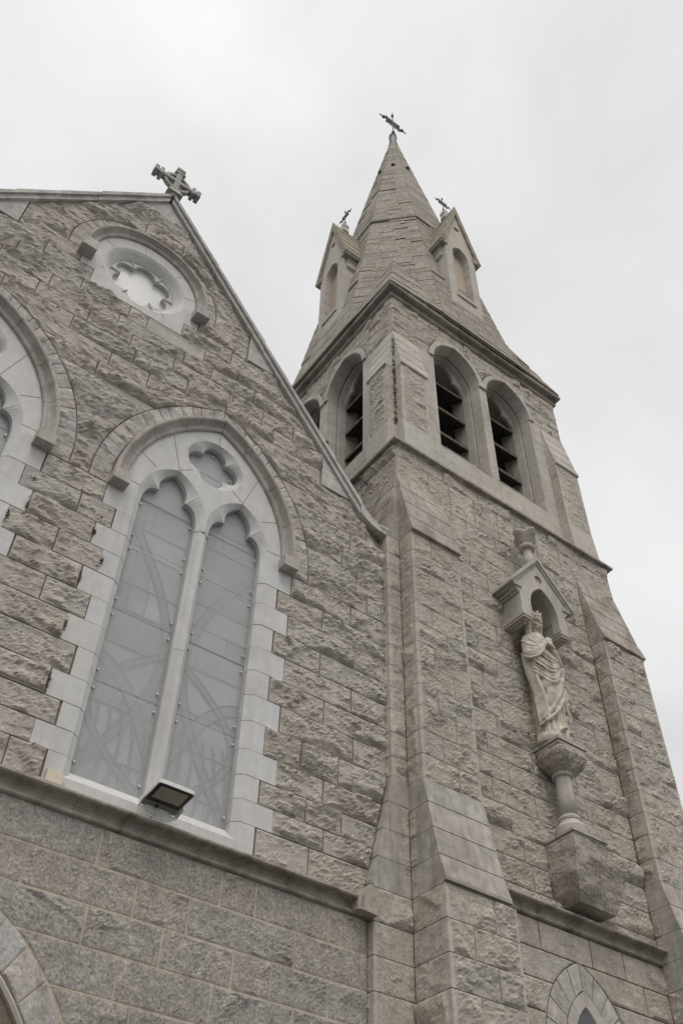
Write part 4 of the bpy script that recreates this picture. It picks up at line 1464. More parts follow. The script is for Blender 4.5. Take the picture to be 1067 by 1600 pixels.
# cornice: lower roll, deep hollow, broad upper lip
CN = [(-0.10, 17.55), (0.012, 17.56), (0.050, 17.585), (0.058, 17.610), (0.045, 17.640), (0.012, 17.650), (0.004, 17.700), (0.030, 17.745), (0.115, 17.768), (0.135, 17.790), (0.140, 17.850), (0.125, 17.880), (-0.06, 18.00), (-0.10, 18.00)]
T['cornice'] = stone_mat('cornice_stone', [(0.31, 0.28, 0.25), (0.34, 0.308, 0.272)], speck=0.3, speck_scale=60, bump=0.4, bump_dist=0.01, stain=0.85, stain_scale=2.2, stain_col=(0.10, 0.078, 0.055), streak=0.3)
for (fn, s0, s1) in ((lambda s, p, z: (s, BY0 - p, z), BX0, BX1), (lambda s, p, z: (BX0 - p, s, z), BY0, BY1), (lambda s, p, z: (BX1 + p, s, z), BY0, BY1), (lambda s, p, z: (s, BY1 + p, z), BX0, BX1)):
    run_moulding('cornice', T['cornice'], tower, fn, s0, s1, CN, [s0 + 0.85, s0 + 1.75, s0 + 2.6, s0 + 3.45], m0=1, m1=1, gap=0.0015)

# ------------------------------------------------------------------ spire
SX, SY = 8.10, 2.145
TAN = math.tan(math.pi / 8)
sa = lambda z: 1.345 + 0.152 * (24.2 - z)


def oct_pt(z, k, off=0.0):
    """vertex k of the octagon at height z (k=0..7), first at angle 22.5 deg"""
    r = (sa(z) + off) / math.cos(math.pi / 8)
    a = math.pi / 8 + k * math.pi / 4
    return (SX + r * math.cos(a), SY + r * math.sin(a), z)


core = MB()
V = [oct_pt(17.85, k, -0.03) for k in range(8)] + [oct_pt(32.2, k, -0.03) for k in range(8)]
core.add(V, [(k, (k + 1) % 8, 8 + (k + 1) % 8, 8 + k) for k in range(8)])
core.build('spire_core', T['mortar'], tower)
srng = np.random.RandomState(3)


def face_stones(mb, L0, R0, L1, R1, nrm, n, bump=0.011):
    """one course on one face between two horizontal edges; n stones"""
    L0, R0, L1, R1, nrm = [Vector(v) for v in (L0, R0, L1, R1, nrm)]
    cuts = [0] + sorted([(i + srng.uniform(-0.22, 0.22)) / n for i in range(1, n)]) + [1]
    wid = max((R0 - L0).length, 0.01); g = 0.004 / wid
    for i in range(len(cuts) - 1):
        a, b = cuts[i] + g, cuts[i + 1] - g
        if b - a < 0.01: continue
        o0 = srng.uniform(0.0, bump); o1 = o0 + srng.uniform(-0.004, 0.004)
        if srng.rand() < 0.06: o0 -= 0.022; o1 -= 0.022
        up = (L1 - L0).normalized() * 0.004
        q = [L0.lerp(R0, a) + up, L0.lerp(R0, b) + up, L1.lerp(R1, b) - up, L1.lerp(R1, a) - up]
        m0 = [p + nrm * o for p, o in zip(q, (o0, o0, o1, o1))]
        m1 = [p - nrm * 0.04 for p in q]
        # slightly bulged: centre vertex
        c = (m0[0] + m0[1] + m0[2] + m0[3]) / 4 + nrm * srng.uniform(0.0, 0.010)
        mb.add([tuple(v) for v in m0 + m1 + [c]], [(0, 1, 8), (1, 2, 8), (2, 3, 8), (3, 0, 8), (0, 4, 5, 1), (1, 5, 6, 2), (2, 6, 7, 3), (3, 7, 4, 0)])


zs_sp = [17.90]
while zs_sp[-1] < 31.9:
    zs_sp.append(zs_sp[-1] + (0.175 if zs_sp[-1] < 26 else 0.22) * srng.uniform(0.85, 1.15))
zs_sp[-1] = 32.15
mb = MB()
for i in range(len(zs_sp) - 1):
    z0, z1 = zs_sp[i], zs_sp[i + 1]
    for k in range(8):
        L0, R0, L1, R1 = oct_pt(z0, k), oct_pt(z0, k + 1), oct_pt(z1, k), oct_pt(z1, k + 1)
        an = math.pi / 4 * (k + 1)
        nrm = (math.cos(an), math.sin(an), 0.15)
        w = 2 * sa(z0) * TAN
        face_stones(mb, L0, R0, L1, R1, nrm, max(1, int(round(w / srng.uniform(0.32, 0.5)))))
mb.build('spire_stone', T['spire'], tower, kind='stuff', label='weathered courses of the octagonal spire')
# broaches at the four corners
ZA = 21.3
for (qx, qy, k) in ((1, 1, 0), (-1, 1, 2), (-1, -1, 4), (1, -1, 6)):
    H = Vector((SX + qx * 2.235, SY + qy * 2.235, 17.92))
    V1 = Vector(oct_pt(17.92, k)); V2 = Vector(oct_pt(17.92, k + 1))
    r = sa(ZA) / math.sqrt(2)
    A_ = Vector((SX + qx * r, SY + qy * r, ZA))
    mb = MB()
    n = 15
    for i in range(n):
        t0, t1 = i / n, (i + 1) / n * 0.999
        for (E0, E1) in ((V1, H), (H, V2)):
            a, b = E0.lerp(A_, t0), E1.lerp(A_, t0)
            c, d = E0.lerp(A_, t1), E1.lerp(A_, t1)
            nr = (b - a).cross(c - a).normalized()
            if nr.z < 0: nr = -nr
            face_stones(mb, a, b, c, d, nr, max(1, int(round((b - a).length / 0.42))), bump=0.018)
    mb.add([tuple(V1 - Vector((0, 0, 0.05))), tuple(H - Vector((qx * .06, qy * .06, 0))), tuple(V2), tuple(A_ - Vector((qx * .06, qy * .06, 0)))], [(0, 1, 3), (1, 2, 3)])
    mb.build('broach', T['spire'], tower, kind='stuff')
# roll band round the spire
for k in range(8):
    p = Vector(oct_pt(24.2, k, 0.02)); q = Vector(oct_pt(24.2, k + 1, 0.02))
    MB().tube([p, q], 0.022, 6).build('spire_band', T['dressed'], tower)
# small hooded vents high on the faces
for k in range(8):
    an = math.pi / 4 * (k + 1); z = 29.25
    n_ = Vector((math.cos(an), math.sin(an), 0)); t_ = Vector((-math.sin(an), math.cos(an), 0))
    c = Vector((SX, SY, z)) + n_ * (sa(z) + 0.012)
    V = [c - t_ * 0.07, c + t_ * 0.07, c + t_ * 0.05 + Vector((0, 0, 0.09)) - n_ * 0.0, c - t_ * 0.05 + Vector((0, 0, 0.09))]
    V2 = [v + n_ * 0.06 for v in V[2:]] + [v - n_ * 0.1 for v in V]
    vent = MB().add([tuple(v) for v in V + [V[2] + n_ * 0.05, V[3] + n_ * 0.05, V[2] + Vector((0, 0, 0.07)) - n_ * 0.03, V[3] + Vector((0, 0, 0.07)) - n_ * 0.03]], [(3, 2, 4, 5), (4, 6, 7, 5)]).build('vent_hood', T['spire'], tower)
    MB().add([tuple(v + n_ * 0.004) for v in V], [(0, 1, 2, 3)]).build('vent', T['dark'], tower)


# ------------------------------------------------------------------ lucarnes
def lucarne(frame):
    """frame(a, d, z): a = 0 at the centre of the face, d outward from the lucarne front"""
    F = lambda d: (lambda a, z: frame(a, d, z))
    WN = Arch(0.0, 21.62, 0.235, 0.36)
    body = MB()
    poly = [(-0.44, 18.2), (0.44, 18.2), (0.44, 21.95), (0.0, 23.95), (-0.44, 21.95)]
    hole = WN.outline(0.0, 19.72, 8)
    eye = circ(0.0, 22.95, 0.085, 16)
    plate(body, poly, [hole, eye], F(0.0))
    for h in (poly,):
        body.add(*strip_loft(h, h, F(0.0), F(-1.9), True))
    body.add(*strip_loft(eye, eye, F(0.0), F(-0.12), True))
    lu = body.build('lucarne', T['dressed'], tower)
    plate_ = MB(); plate(plate_, circ(0.0, 22.95, 0.09, 16), [], F(-0.10)); plate_.build('trefoil_hole', T['dark'], lu)
    # chamfered surround in separate stones
    for s in (-1, 1):
        pr = [(0.0, 0.006), (0.028, 0.006), (0.028, -0.02), (0.0, -0.2), (-0.035, -0.2)]
        zz = [-1.90, -1.45, -1.03, -0.60, -0.2, 0.0]
        for i in range(5):
            sweep_piece(WN, s, zz[i], zz[i + 1], pr, frame, gap=0.006).build('surround_stone', T['dressed'], lu)
        for (ta, tb) in ((0, 0.5), (0.5, 1.0)):
            sweep_piece(WN, s, ta, tb, pr, frame, n=5).build('surround_stone', T['dressed'], lu)
    bo = MB(); bo.prism(WN.outline(-0.01, 19.72, 8), lambda a, b, d: frame(a, d, b), -0.19, -0.17); bo.build('window_board', T['board'], lu)
    MB().prism([(-0.27, 19.62), (0.27, 19.62), (0.25, 19.74), (-0.25, 19.74)], lambda a, b, d: frame(a, d, b), -0.15, 0.03).build('window_sill', T['dressed'], lu)
    # roof: two slabs with mossy tops
    for s in (-1, 1):
        n = 5
        for i in range(n):
            t0, t1 = i / n, (i + 1) / n
            e0 = (s * 0.60 * (1 - t0), 21.78 + (24.12 - 21.78) * t0); e1 = (s * 0.60 * (1 - t1), 21.78 + (24.12 - 21.78) * t1)
            w = 0.012 * (1 - 0.5 * (i % 2))
            pl = [(e0[0] + s * w, e0[1]), (e1[0], e1[1] + 0.0), (e1[0] - s * 0.105 if t1 < 1 else 0.0, e1[1] - 0.02 if t1 < 1 else e1[1] - 0.33), (e0[0] - s * 0.105, e0[1] - 0.02)]
            MB().prism(pl, lambda a, b, d: frame(a, d, b), 0.055, -1.7).build('roof_stone', T['moss_stone'] if i else T['moss_stone'], lu)
        # eaves shelf and the hollow panel beneath it
        a0, a1 = (s * 0.44, s * 0.585)
        pr = [(s * 0.40, 21.72), (s * 0.575, 21.72), (s * 0.60, 21.80), (s * 0.40, 21.98)]
        MB().prism(pr, lambda a, b, d: frame(a, d, b), 0.04, -1.2).build('eaves_stone', T['dressed_stained'], lu)
        pr = [(s * 0.44, 21.30), (s * 0.50, 21.34), (s * 0.50, 21.40), (s * 0.462, 21.44), (s * 0.462, 21.64), (s * 0.51, 21.68), (s * 0.44, 21.72)]
        MB().prism(pr, lambda a, b, d: frame(a, d, b), -0.10, -0.9).build('corbel_panel', T['dressed'], lu)
    # ridge pedestal
    MB().prism([(-0.07, 24.0), (0.07, 24.0), (0.055, 24.22), (0.08, 24.26), (0.05, 24.42), (-0.05, 24.42), (-0.08, 24.26), (-0.055, 24.22)], lambda a, b, d: frame(a, d, b), -0.40, -0.24).build('ridge_pedestal', T['dressed'], lu)
    return lu


lf = lucarne(lambda a, d, z: (SX + a, 0.05 - d, z)); lf['label'] = 'gabled stone lucarne on the front of the spire'
ll = lucarne(lambda a, d, z: (SX - 2.095 - d, SY + a, z)); ll['label'] = 'gabled stone lucarne on the left side of the spire'
lucarne(lambda a, d, z: (SX + 2.095 + d, SY + a, z))
lucarne(lambda a, d, z: (SX + a, SY + 2.095 + d, z))


# ------------------------------------------------------------------ iron crosses
def iron_cross(name, label, cx_, cy_, zc, half, up, down, ax, base=None, lattice=True):
    t = thing(name, label, 'cross', (cx_, cy_, zc - down), group=None)
    A3 = Vector(ax)
    r = half * 0.028

    def P(a, z): return Vector((cx_, cy_, zc)) + A3 * a + Vector((0, 0, z))
    MB().tube([P(0, -down), P(0, up)], [r * 1.7, r], 6).build('upright', T['iron'], t)
    MB().tube([P(-half, 0), P(half, 0)], r * 1.3, 6).build('arm', T['iron'], t)
    for s in (-1, 1):
        mb = MB()
        c = P(s * half * 0.70, 0)
        mb.tube([c - A3 * half * 0.10, c - A3 * half * 0.04, c + A3 * half * 0.04, c + A3 * half * 0.10], [r, r * 3.6, r * 3.6, r], 8)
        mb.build('arm_knob', T['iron'], t)
    c = P(0, up * 0.70)
    MB().tube([P(0, up * 0.60), P(0, up * 0.66), P(0, up * 0.74), P(0, up * 0.8)], [r, r * 3.2, r * 3.2, r], 8).build('upright_knob', T['iron'], t)
    c = P(0, -down * 0.62)
    MB().tube([P(0, -down * 0.78), P(0, -down * 0.70), P(0, -down * 0.62), P(0, -down * 0.52)], [r, r * 4.2, r * 3.4, r], 8).build('upright_knob', T['iron'], t)
    if lattice:
        for q in (-1, 1):
            for m in (0.17, 0.40):
                MB().tube([P(-half * 0.50, q * half * m), P(half * 0.50, q * half * m)], r, 5).build('lattice_bar', T['iron'], t)
                MB().tube([P(q * half * m, -half * 0.50), P(q * half * m, half * 0.50)], r, 5).build('lattice_bar', T['iron'], t)
        for q in (-1, 1):
            for w in (-1, 1):
                c = P(q * half * 0.5, w * half * 0.36)
                MB().tube([c - A3 * half * 0.05, c, c + A3 * half * 0.05], [r, r * 2.6, r], 6).build('bud', T['iron'], t)
    return t


sc = iron_cross('iron_cross', 'large openwork iron cross on the very tip of the tall spire', SX + 0.03, SY, 34.15, 0.56, 0.98, 1.15, (1, 0, 0))
mb = MB().lathe(SX, SY, [(0.10, 32.05), (0.155, 32.10), (0.165, 32.18), (0.12, 32.26), (0.125, 32.40), (0.12, 32.80), (0.14, 32.86), (0.10, 32.92), (0.13, 32.97), (0.08, 33.02)], 10)
mb.build('spire_cap', T['lead'], tower)
iron_cross('iron_cross', 'small iron cross on the ridge of the front lucarne, right of the spire', SX, 0.37, 24.92, 0.27, 0.36, 0.52, (1, 0, 0), lattice=True)['group'] = 'small iron crosses on the lucarnes'
iron_cross('iron_cross', 'small iron cross on the ridge of the left lucarne, left of the spire', SX - 1.775, SY, 24.92, 0.27, 0.36, 0.52, (0, 1, 0), lattice=True)['group'] = 'small iron crosses on the lucarnes'

# ================================================================== statue group on the tower wall
def solid_loft(rings, closed_caps=True):
    n = len(rings[0]); V = [p for r in rings for p in r]; F = []
    for i in range(len(rings) - 1):
        for k in range(n):
            F.append((i * n + k, i * n + (k + 1) % n, (i + 1) * n + (k + 1) % n, (i + 1) * n + k))
    if closed_caps:
        F.append(tuple(reversed(range(n)))); F.append(tuple((len(rings) - 1) * n + k for k in range(n)))
    return V, F


def displaced(mb, cuts, amp, scale, seed, name, mat, parent, label=None, smooth=False, keep=None):
    """build, subdivide and push the vertices about so that the block reads as split rock"""
    bm = bmesh.new()
    V = np.concatenate(mb.V)
    vs = [bm.verts.new(tuple(v)) for v in V]
    for f in mb.F:
        try: bm.faces.new([vs[i] for i in f])
        except Exception: pass
    bmesh.ops.remove_doubles(bm, verts=bm.verts, dist=0.0005)
    bmesh.ops.triangulate(bm, faces=[f for f in bm.faces if len(f.verts) > 4])
    bmesh.ops.subdivide_edges(bm, edges=bm.edges, cuts=cuts, use_grid_fill=True)
    bm.normal_update()
    rs = np.random.RandomState(seed)
    o = rs.rand(3) * 50
    new = {}
    for v in bm.verts:
        p = v.co
        d = float(fbm((p.x + p.y * 0.7) * scale + o[0], (p.z + p.y * 0.4) * scale + o[1], 5)) * amp
        s = (p.z * 1.0 + p.x * 0.4 - p.y * 0.5) * scale * 0.9 + float(perlin(p.x * scale + o[2], p.z * scale)) * 1.2
        d += (s - math.floor(s) - 0.5) * amp * 0.22
        k = keep(p) if keep else 1.0
        new[v] = v.normal * d * k
    for v, d in new.items(): v.co += d
    V2 = [tuple(v.co) for v in bm.verts]
    idx = {v: i for i, v in enumerate(bm.verts)}
    F2 = [tuple(idx[v] for v in f.verts) for f in bm.faces]
    bm.free()
    return MB().add(V2, F2).build(name, mat, parent, label=label, smooth=smooth)


PX, PY = 8.155, -0.30
ped = thing('statue_pedestal', 'carved stone bracket of rough block, short round column and rough capital under the statue', 'pedestal', (PX, TY0, 6.4))
T['rock'] = stone_mat('rock_block', [(0.43, 0.395, 0.35)], speck=0.8, speck_scale=40, bump=1.0, bump_dist=0.02, stain=0.45, stain_scale=2.5, island=False)
# corbel block
R_ = lambda x0, x1, yf, z: [(x0, TY0 + 0.01, z), (x1, TY0 + 0.01, z), (x1, yf + 0.0, z), (x0, yf + 0.0, z)]
rings = [
    [(8.02, TY0 + 0.02, 6.39), (8.60, TY0 + 0.02, 6.39), (8.585, -0.345, 6.385), (8.06, -0.33, 6.40)],
    [(7.93, TY0 + 0.02, 6.50), (8.69, TY0 + 0.02, 6.52), (8.66, -0.40, 6.55), (7.98, -0.405, 6.50)],
    [(7.885, TY0 + 0.02, 6.66), (8.76, TY0 + 0.02, 6.72), (8.73, -0.44, 6.76), (7.90, -0.47, 6.66)],
    [(7.88, TY0 + 0.02, 6.85), (8.72, TY0 + 0.02, 6.88), (8.60, -0.49, 6.86), (7.885, -0.515, 6.85)],
    [(7.88, TY0 + 0.02, 7.075), (8.60, TY0 + 0.02, 7.075), (8.44, -0.515, 7.075), (7.88, -0.52, 7.075)]]
mb = MB().add(*solid_loft(rings))
displaced(mb, 16, 0.020, 5.0, 4, 'corbel_block', T['rock'], ped, keep=lambda p: 0.15 if p.z > 7.06 else 1.0)
MB().box(7.892, 8.425, -0.522, TY0 + 0.01, 7.08, 7.10).box(7.875, 8.44, -0.54, TY0 + 0.01, 7.103, 7.135).build('plinth_slab', T['hood'], ped)
mb = MB()
mb.add(*solid_loft([[(7.93, TY0 + 0.01, 7.137), (8.385, TY0 + 0.01, 7.137), (8.385, -0.49, 7.137), (7.93, -0.49, 7.137)], [(7.965, TY0 + 0.01, 7.19), (8.35, TY0 + 0.01, 7.19), (8.35, -0.455, 7.19), (7.965, -0.455, 7.19)]]))
mb.build('column_base', T['dressed'], ped)
mb = MB().lathe(PX, PY + 0.02, [(0.170, 7.185), (0.190, 7.20), (0.194, 7.285), (0.182, 7.305), (0.145, 7.335), (0.124, 7.380), (0.132, 7.390), (0.137, 7.410), (0.130, 7.430), (0.108, 7.440), (0.102, 7.460)], 28)
mb.build('column_base', T['dressed'], ped, smooth=False)
MB().lathe(PX, PY + 0.02, [(0.103, 7.37), (0.098, 7.99)], 28).build('column', T['hood'], ped, smooth=True)
MB().lathe(PX, PY + 0.02, [(0.098, 7.965), (0.122, 7.972), (0.131, 7.99), (0.124, 8.008), (0.10, 8.03)], 28).build('column_ring', T['dressed'], ped)
rings = []
for (r, z, sq) in ((0.115, 8.01, 1.7), (0.175, 8.05, 2.0), (0.245, 8.12, 2.6), (0.280, 8.20, 3.5), (0.262, 8.270, 6.0)):
    ring = []
    for k in range(24):
        a = 2 * math.pi * k / 24
        c, s = math.cos(a), math.sin(a)
        rr = r / (abs(c) ** sq + abs(s) ** sq) ** (1 / sq)
        ring.append((PX + 0.015 + rr * c, PY + 0.01 + rr * s * 0.90, z))
    rings.append(ring)
displaced(MB().add(*solid_loft(rings)), 2, 0.030, 11.0, 9, 'capital', T['rock'], ped, keep=lambda p: 0.2 if p.z > 8.27 else (0.3 if p.z < 8.04 else 1))
MB().box(7.955, 8.395, -0.475, TY0 + 0.01, 8.272, 8.300).box(7.935, 8.415, -0.495, TY0 + 0.01, 8.302, 8.335).box(7.945, 8.405, -0.485, TY0 + 0.01, 8.335, 8.347).box(7.918, 8.432, -0.512, TY0 + 0.01, 8.348, 8.392).build('abacus', T['hood'], ped)

# ------------------------------------------------------------------ canopy
can = thing('statue_canopy', 'small gabled stone canopy with a leaf finial projecting from the wall over the statue', 'canopy', (8.135, TY0, 10.2))
CX, CYF = 8.135, -0.47
cf = lambda y: (lambda a, z: (CX + a, y, z))
CA = Arch(0.0, 10.52, 0.262, 0.42)
# front slab with the pointed opening
poly = [(-0.44, 10.30), (-0.262, 10.30)] + [CA.pt(-1, i / 8, 0) for i in range(9)] + [CA.pt(1, i / 8, 0) for i in range(7, -1, -1)] + [(0.262, 10.30), (0.44, 10.30), (0.44, 10.66), (0.56, 10.78), (0.0, 11.47), (-0.56, 10.78), (-0.44, 10.66)]
roundel = circ(0.0, 11.13, 0.075, 16)
mb = MB()
plate(mb, poly, [roundel], cf(CYF)); plate(mb, poly, [roundel], cf(CYF + 0.12))
for h in (poly, roundel):
    mb.add(*strip_loft(h, h, cf(CYF), cf(CYF + 0.12), True))
fr = mb.build('gable_front', T['dressed'], can)
MB().prism(circ(0.0, 11.13, 0.078, 16), lambda a, b, d: (CX + a, d, b), CYF + 0.03, CYF + 0.05).build('roundel', T['dressed'], fr)
# raised rim of the opening
for s in (-1, 1):
    A_ = Arch(CX, 10.52, 0.262, 0.42)
    pr = [(0.0, -0.003), (0.0, 0.012), (0.012, 0.016), (0.028, 0.012), (0.034, -0.003)]
    sweep_piece(A_, s, 0.0, 1.0, pr, F_front(CYF), n=9, gap=0).build('opening_rim', T['dressed'], fr)
    sweep_piece(A_, s, -0.2, 0.0, pr, F_front(CYF), n=1, gap=0).build('opening_rim', T['dressed'], fr)
# side walls, from the front slab back to the tower
for s in (-1, 1):
    x0, x1 = sorted((CX + s * 0.285, CX + s * 0.435))
    MB().box(x0, x1, CYF + 0.12, TY0, 10.30, 10.70).build('side_wall', T['dressed'], can)
    # moulded feet
    for (e, za, zb) in ((0.012, 10.262, 10.30), (0.0, 10.225, 10.26), (-0.03, 10.19, 10.225), (-0.055, 10.16, 10.19)):
        MB().box(x0 - e, x1 + e, CYF - e, TY0, za, zb).build('foot_moulding', T['dressed'] if za > 10.2 else T['dressed_stained'], can)
    # stepped eaves moulding
    for i, (e, za, zb) in enumerate(((0.035, 10.66, 10.69), (0.07, 10.692, 10.72), (0.055, 10.722, 10.745), (0.11, 10.747, 10.785), (0.145, 10.787, 10.82))):
        xa, xb = sorted((CX + s * 0.40, CX + s * (0.44 + e)))
        MB().box(xa, xb, CYF - (0.02 if i > 2 else -0.02), TY0, za, zb).build('eaves_moulding', T['hood'], can)
# roof slabs
for s in (-1, 1):
    t = 0.07
    pl = [(s * 0.605, 10.775), (s * 0.60, 10.83), (0.0, 11.585), (0.0, 11.49)]
    MB().prism([(CX + a, z) for a, z in pl], lambda a, b, d: (a, d, b), CYF - 0.045, TY0).build('roof_slab', T['dressed'], can)
    pl = [(s * 0.56, 10.765), (s * 0.60, 10.775), (0.0, 11.50), (0.0, 11.44)]
    MB().prism([(CX + a, z) for a, z in pl], lambda a, b, d: (a, d, b), CYF - 0.022, CYF + 0.1).build('roof_moulding', T['hood'], can)
# vaulted soffit
mb = MB()
for s in (-1, 1):
    A_ = Arch(CX, 10.52, 0.275, 0.42)
    Q = [A_.pt(s, i / 8) for i in range(9)]
    mb.add(*strip_loft(Q, Q, lambda a, z: (a, CYF + 0.10, z), lambda a, z: (a, TY0, z)))
mb.build('soffit', T['dressed'], can)
# ridge shaft, collar and leaf finial
FY = -0.36
MB().lathe(CX, FY, [(0.085, 11.40), (0.075, 11.60), (0.066, 11.82)], 14).build('finial_shaft', T['dressed'], can, smooth=True)
MB().lathe(CX, FY, [(0.066, 11.80), (0.118, 11.82), (0.128, 11.85), (0.115, 11.88), (0.075, 11.90)], 16).build('finial_collar', T['dressed'], can)
rings = []
for (r, z, am, tip) in ((0.07, 11.89, 0.0, 0), (0.095, 11.94, 0.05, 0), (0.125, 12.00, 0.14, 0.01), (0.165, 12.06, 0.16, 0.0), (0.185, 12.11, 0.18, 0.01), (0.170, 12.155, 0.2, 0.015), (0.125, 12.16, 0.15, 0.01), (0.110, 12.20, -0.18, 0), (0.115, 12.25, -0.22, 0.02), (0.085, 12.29, -0.2, 0.02), (0.02, 12.33, 0.0, 0)):
    rings.append([(CX + r * (1 + am * math.cos(4 * a)) * math.cos(a), FY + r * (1 + am * math.cos(4 * a)) * math.sin(a), z + tip * math.cos(4 * a)) for a in [2 * math.pi * k / 32 for k in range(32)]])
MB().add(*solid_loft(rings)).build('leaf_finial', T['hood'], can)

# ------------------------------------------------------------------ statue
def smoothstep(a, b, x):
    t = min(1, max(0, (x - a) / (b - a))); return t * t * (3 - 2 * t)


class Clay:
    """gathers overlapping closed shapes, then fuses them into one continuous surface"""
    def __init__(self): self.mb = MB()

    def ball(self, c, r, n=14, m=10, rot=None):
        c = Vector(c); rx, ry, rz = r if isinstance(r, (tuple, list)) else (r, r, r)
        V = []; F = []
        for j in range(1, m):
            ph = math.pi * j / m
            for i in range(n):
                th = 2 * math.pi * i / n
                v = Vector((rx * math.sin(ph) * math.cos(th), ry * math.sin(ph) * math.sin(th), rz * math.cos(ph)))
                if rot: v = rot @ v
                V.append(tuple(c + v))
        top = Vector((0, 0, rz)); bot = Vector((0, 0, -rz))
        if rot: top = rot @ top; bot = rot @ bot
        V.append(tuple(c + top)); V.append(tuple(c + bot))
        k = n * (m - 1)
        for j in range(m - 2):
            for i in range(n):
                F.append((j * n + i, (j + 1) * n + i, (j + 1) * n + (i + 1) % n, j * n + (i + 1) % n))
        for i in range(n):
            F.append((k, i, (i + 1) % n)); F.append((k + 1, (m - 2) * n + (i + 1) % n, (m - 2) * n + i))
        self.mb.add(V, F)

    def tube(self, pts, r, n=10):
        rr = r if isinstance(r, (list, tuple)) else [r] * len(pts)
        # Catmull-Rom smoothing
        P = [Vector(p) for p in pts]; out = []; ro = []
        for i in range(len(P) - 1):
            p0 = P[max(0, i - 1)]; p1 = P[i]; p2 = P[i + 1]; p3 = P[min(len(P) - 1, i + 2)]
            for k in range(5):
                t = k / 5
                out.append(0.5 * ((2 * p1) + (p2 - p0) * t + (2 * p0 - 5 * p1 + 4 * p2 - p3) * t * t + (3 * p1 - p0 - 3 * p2 + p3) * t ** 3))
                ro.append(rr[i] * (1 - t) + rr[i + 1] * t)
        out.append(P[-1]); ro.append(rr[-1])
        self.mb.tube(out, ro, n)
        self.ball(out[0], ro[0] * 0.98, 8, 6); self.ball(out[-1], ro[-1] * 0.98, 8, 6)

    def fuse(self, name, mat, parent, voxel, smooth_it=2, label=None, noise=0.0):
        V = np.concatenate(self.mb.V)
        me = bpy.data.meshes.new('clay'); me.from_pydata(V.tolist(), [], self.mb.F)
        bmm = bmesh.new(); bmm.from_mesh(me); bmesh.ops.recalc_face_normals(bmm, faces=bmm.faces); bmm.to_mesh(me); bmm.free()
        o = bpy.data.objects.new('clay', me); COL.objects.link(o)
        md = o.modifiers.new('r', 'REMESH'); md.mode = 'VOXEL'; md.voxel_size = voxel; md.adaptivity = 0.0
        ms = o.modifiers.new('s', 'SMOOTH'); ms.factor = 0.5; ms.iterations = smooth_it
        dg = bpy.context.evaluated_depsgraph_get(); dg.update()
        ev = o.evaluated_get(dg)
        m2 = bpy.data.meshes.new_from_object(ev)
        VV = [tuple(v.co) for v in m2.vertices]; FF = [tuple(p.vertices) for p in m2.polygons]
        bpy.data.objects.remove(o, do_unlink=True); bpy.data.meshes.remove(m2)
        return MB().add(VV, FF).build(name, mat, parent, smooth=True, label=label)


sta = thing('statue', 'weathered cream stone statue of a crowned robed woman with hands on her breast', 'statue', (8.165, -0.29, 8.37))
SXc, SYc, SZ = 8.165, -0.285, 8.392
S_H = 2.12
def sp(x, y, z): return (SXc - 0.035 + x * 1.07 - 0.02 * z, SYc + y * 1.03, SZ + z * 1.045)      # statue space: x to her left, -y forwards, z up
cl = Clay()
# rocky base
rb = []
for (r, z) in ((0.235, 0.0), (0.245, 0.05), (0.235, 0.10), (0.19, 0.13)):
    rb.append([sp(r * 1.0 * math.cos(a) * (1 + 0.05 * math.sin(5 * a)), r * 0.80 * math.sin(a) * (1 + 0.05 * math.cos(4 * a)), z) for a in [2 * math.pi * k / 28 for k in range(28)]])
cl.mb.add(*solid_loft(rb))
# robed body: rings from hem to shoulders (z, cx, cy, rx, ry, fold amplitude, number of folds)
prof = [(0.09, 0.00, 0.000, 0.205, 0.165, 0.10, 15), (0.18, 0.00, 0.000, 0.198, 0.158, 0.10, 15), (0.35, 0.005, 0.0, 0.190, 0.150, 0.09, 14), (0.55, 0.01, -0.005, 0.192, 0.155, 0.065, 13), (0.75, 0.012, -0.008, 0.197, 0.162, 0.05, 12), (0.95, 0.015, -0.005, 0.205, 0.165, 0.04, 11), (1.10, 0.012, 0.0, 0.203, 0.160, 0.035, 10), (1.25, 0.005, 0.0, 0.200, 0.150, 0.03, 9), (1.38, 0.0, 0.0, 0.212, 0.148, 0.03, 8), (1.50, 0.0, 0.005, 0.228, 0.140, 0.02, 8), (1.60, 0.0, 0.01, 0.222, 0.128, 0.01, 8), (1.67, 0.0, 0.012, 0.165, 0.105, 0.0, 8), (1.71, 0.0, 0.01, 0.09, 0.085, 0.0, 8)]
rings = []
for (z, cx_, cy_, rx, ry, fa, nf) in prof:
    ring = []
    for k in range(72):
        a = 2 * math.pi * k / 72
        f = 1 + fa * (abs(math.sin(nf * a / 2 + 1.3 * math.sin(a * 2))) - 0.5)
        ring.append(sp(cx_ + rx * f * math.cos(a), cy_ + ry * f * math.sin(a), z))
    rings.append(ring)
cl.mb.add(*solid_loft(rings))
# forward knee and hip thrust
cl.ball(sp(-0.07, -0.125, 0.62), (0.085, 0.075, 0.20)); cl.ball(sp(-0.08, -0.10, 0.86), (0.10, 0.085, 0.20)); cl.ball(sp(0.10, -0.06, 0.80), (0.10, 0.09, 0.28))
cl.tube([sp(-0.07, -0.165, 0.66), sp(-0.06, -0.150, 0.45), sp(-0.05, -0.150, 0.28), sp(-0.05, -0.16, 0.14)], [0.05, 0.042, 0.036, 0.034])
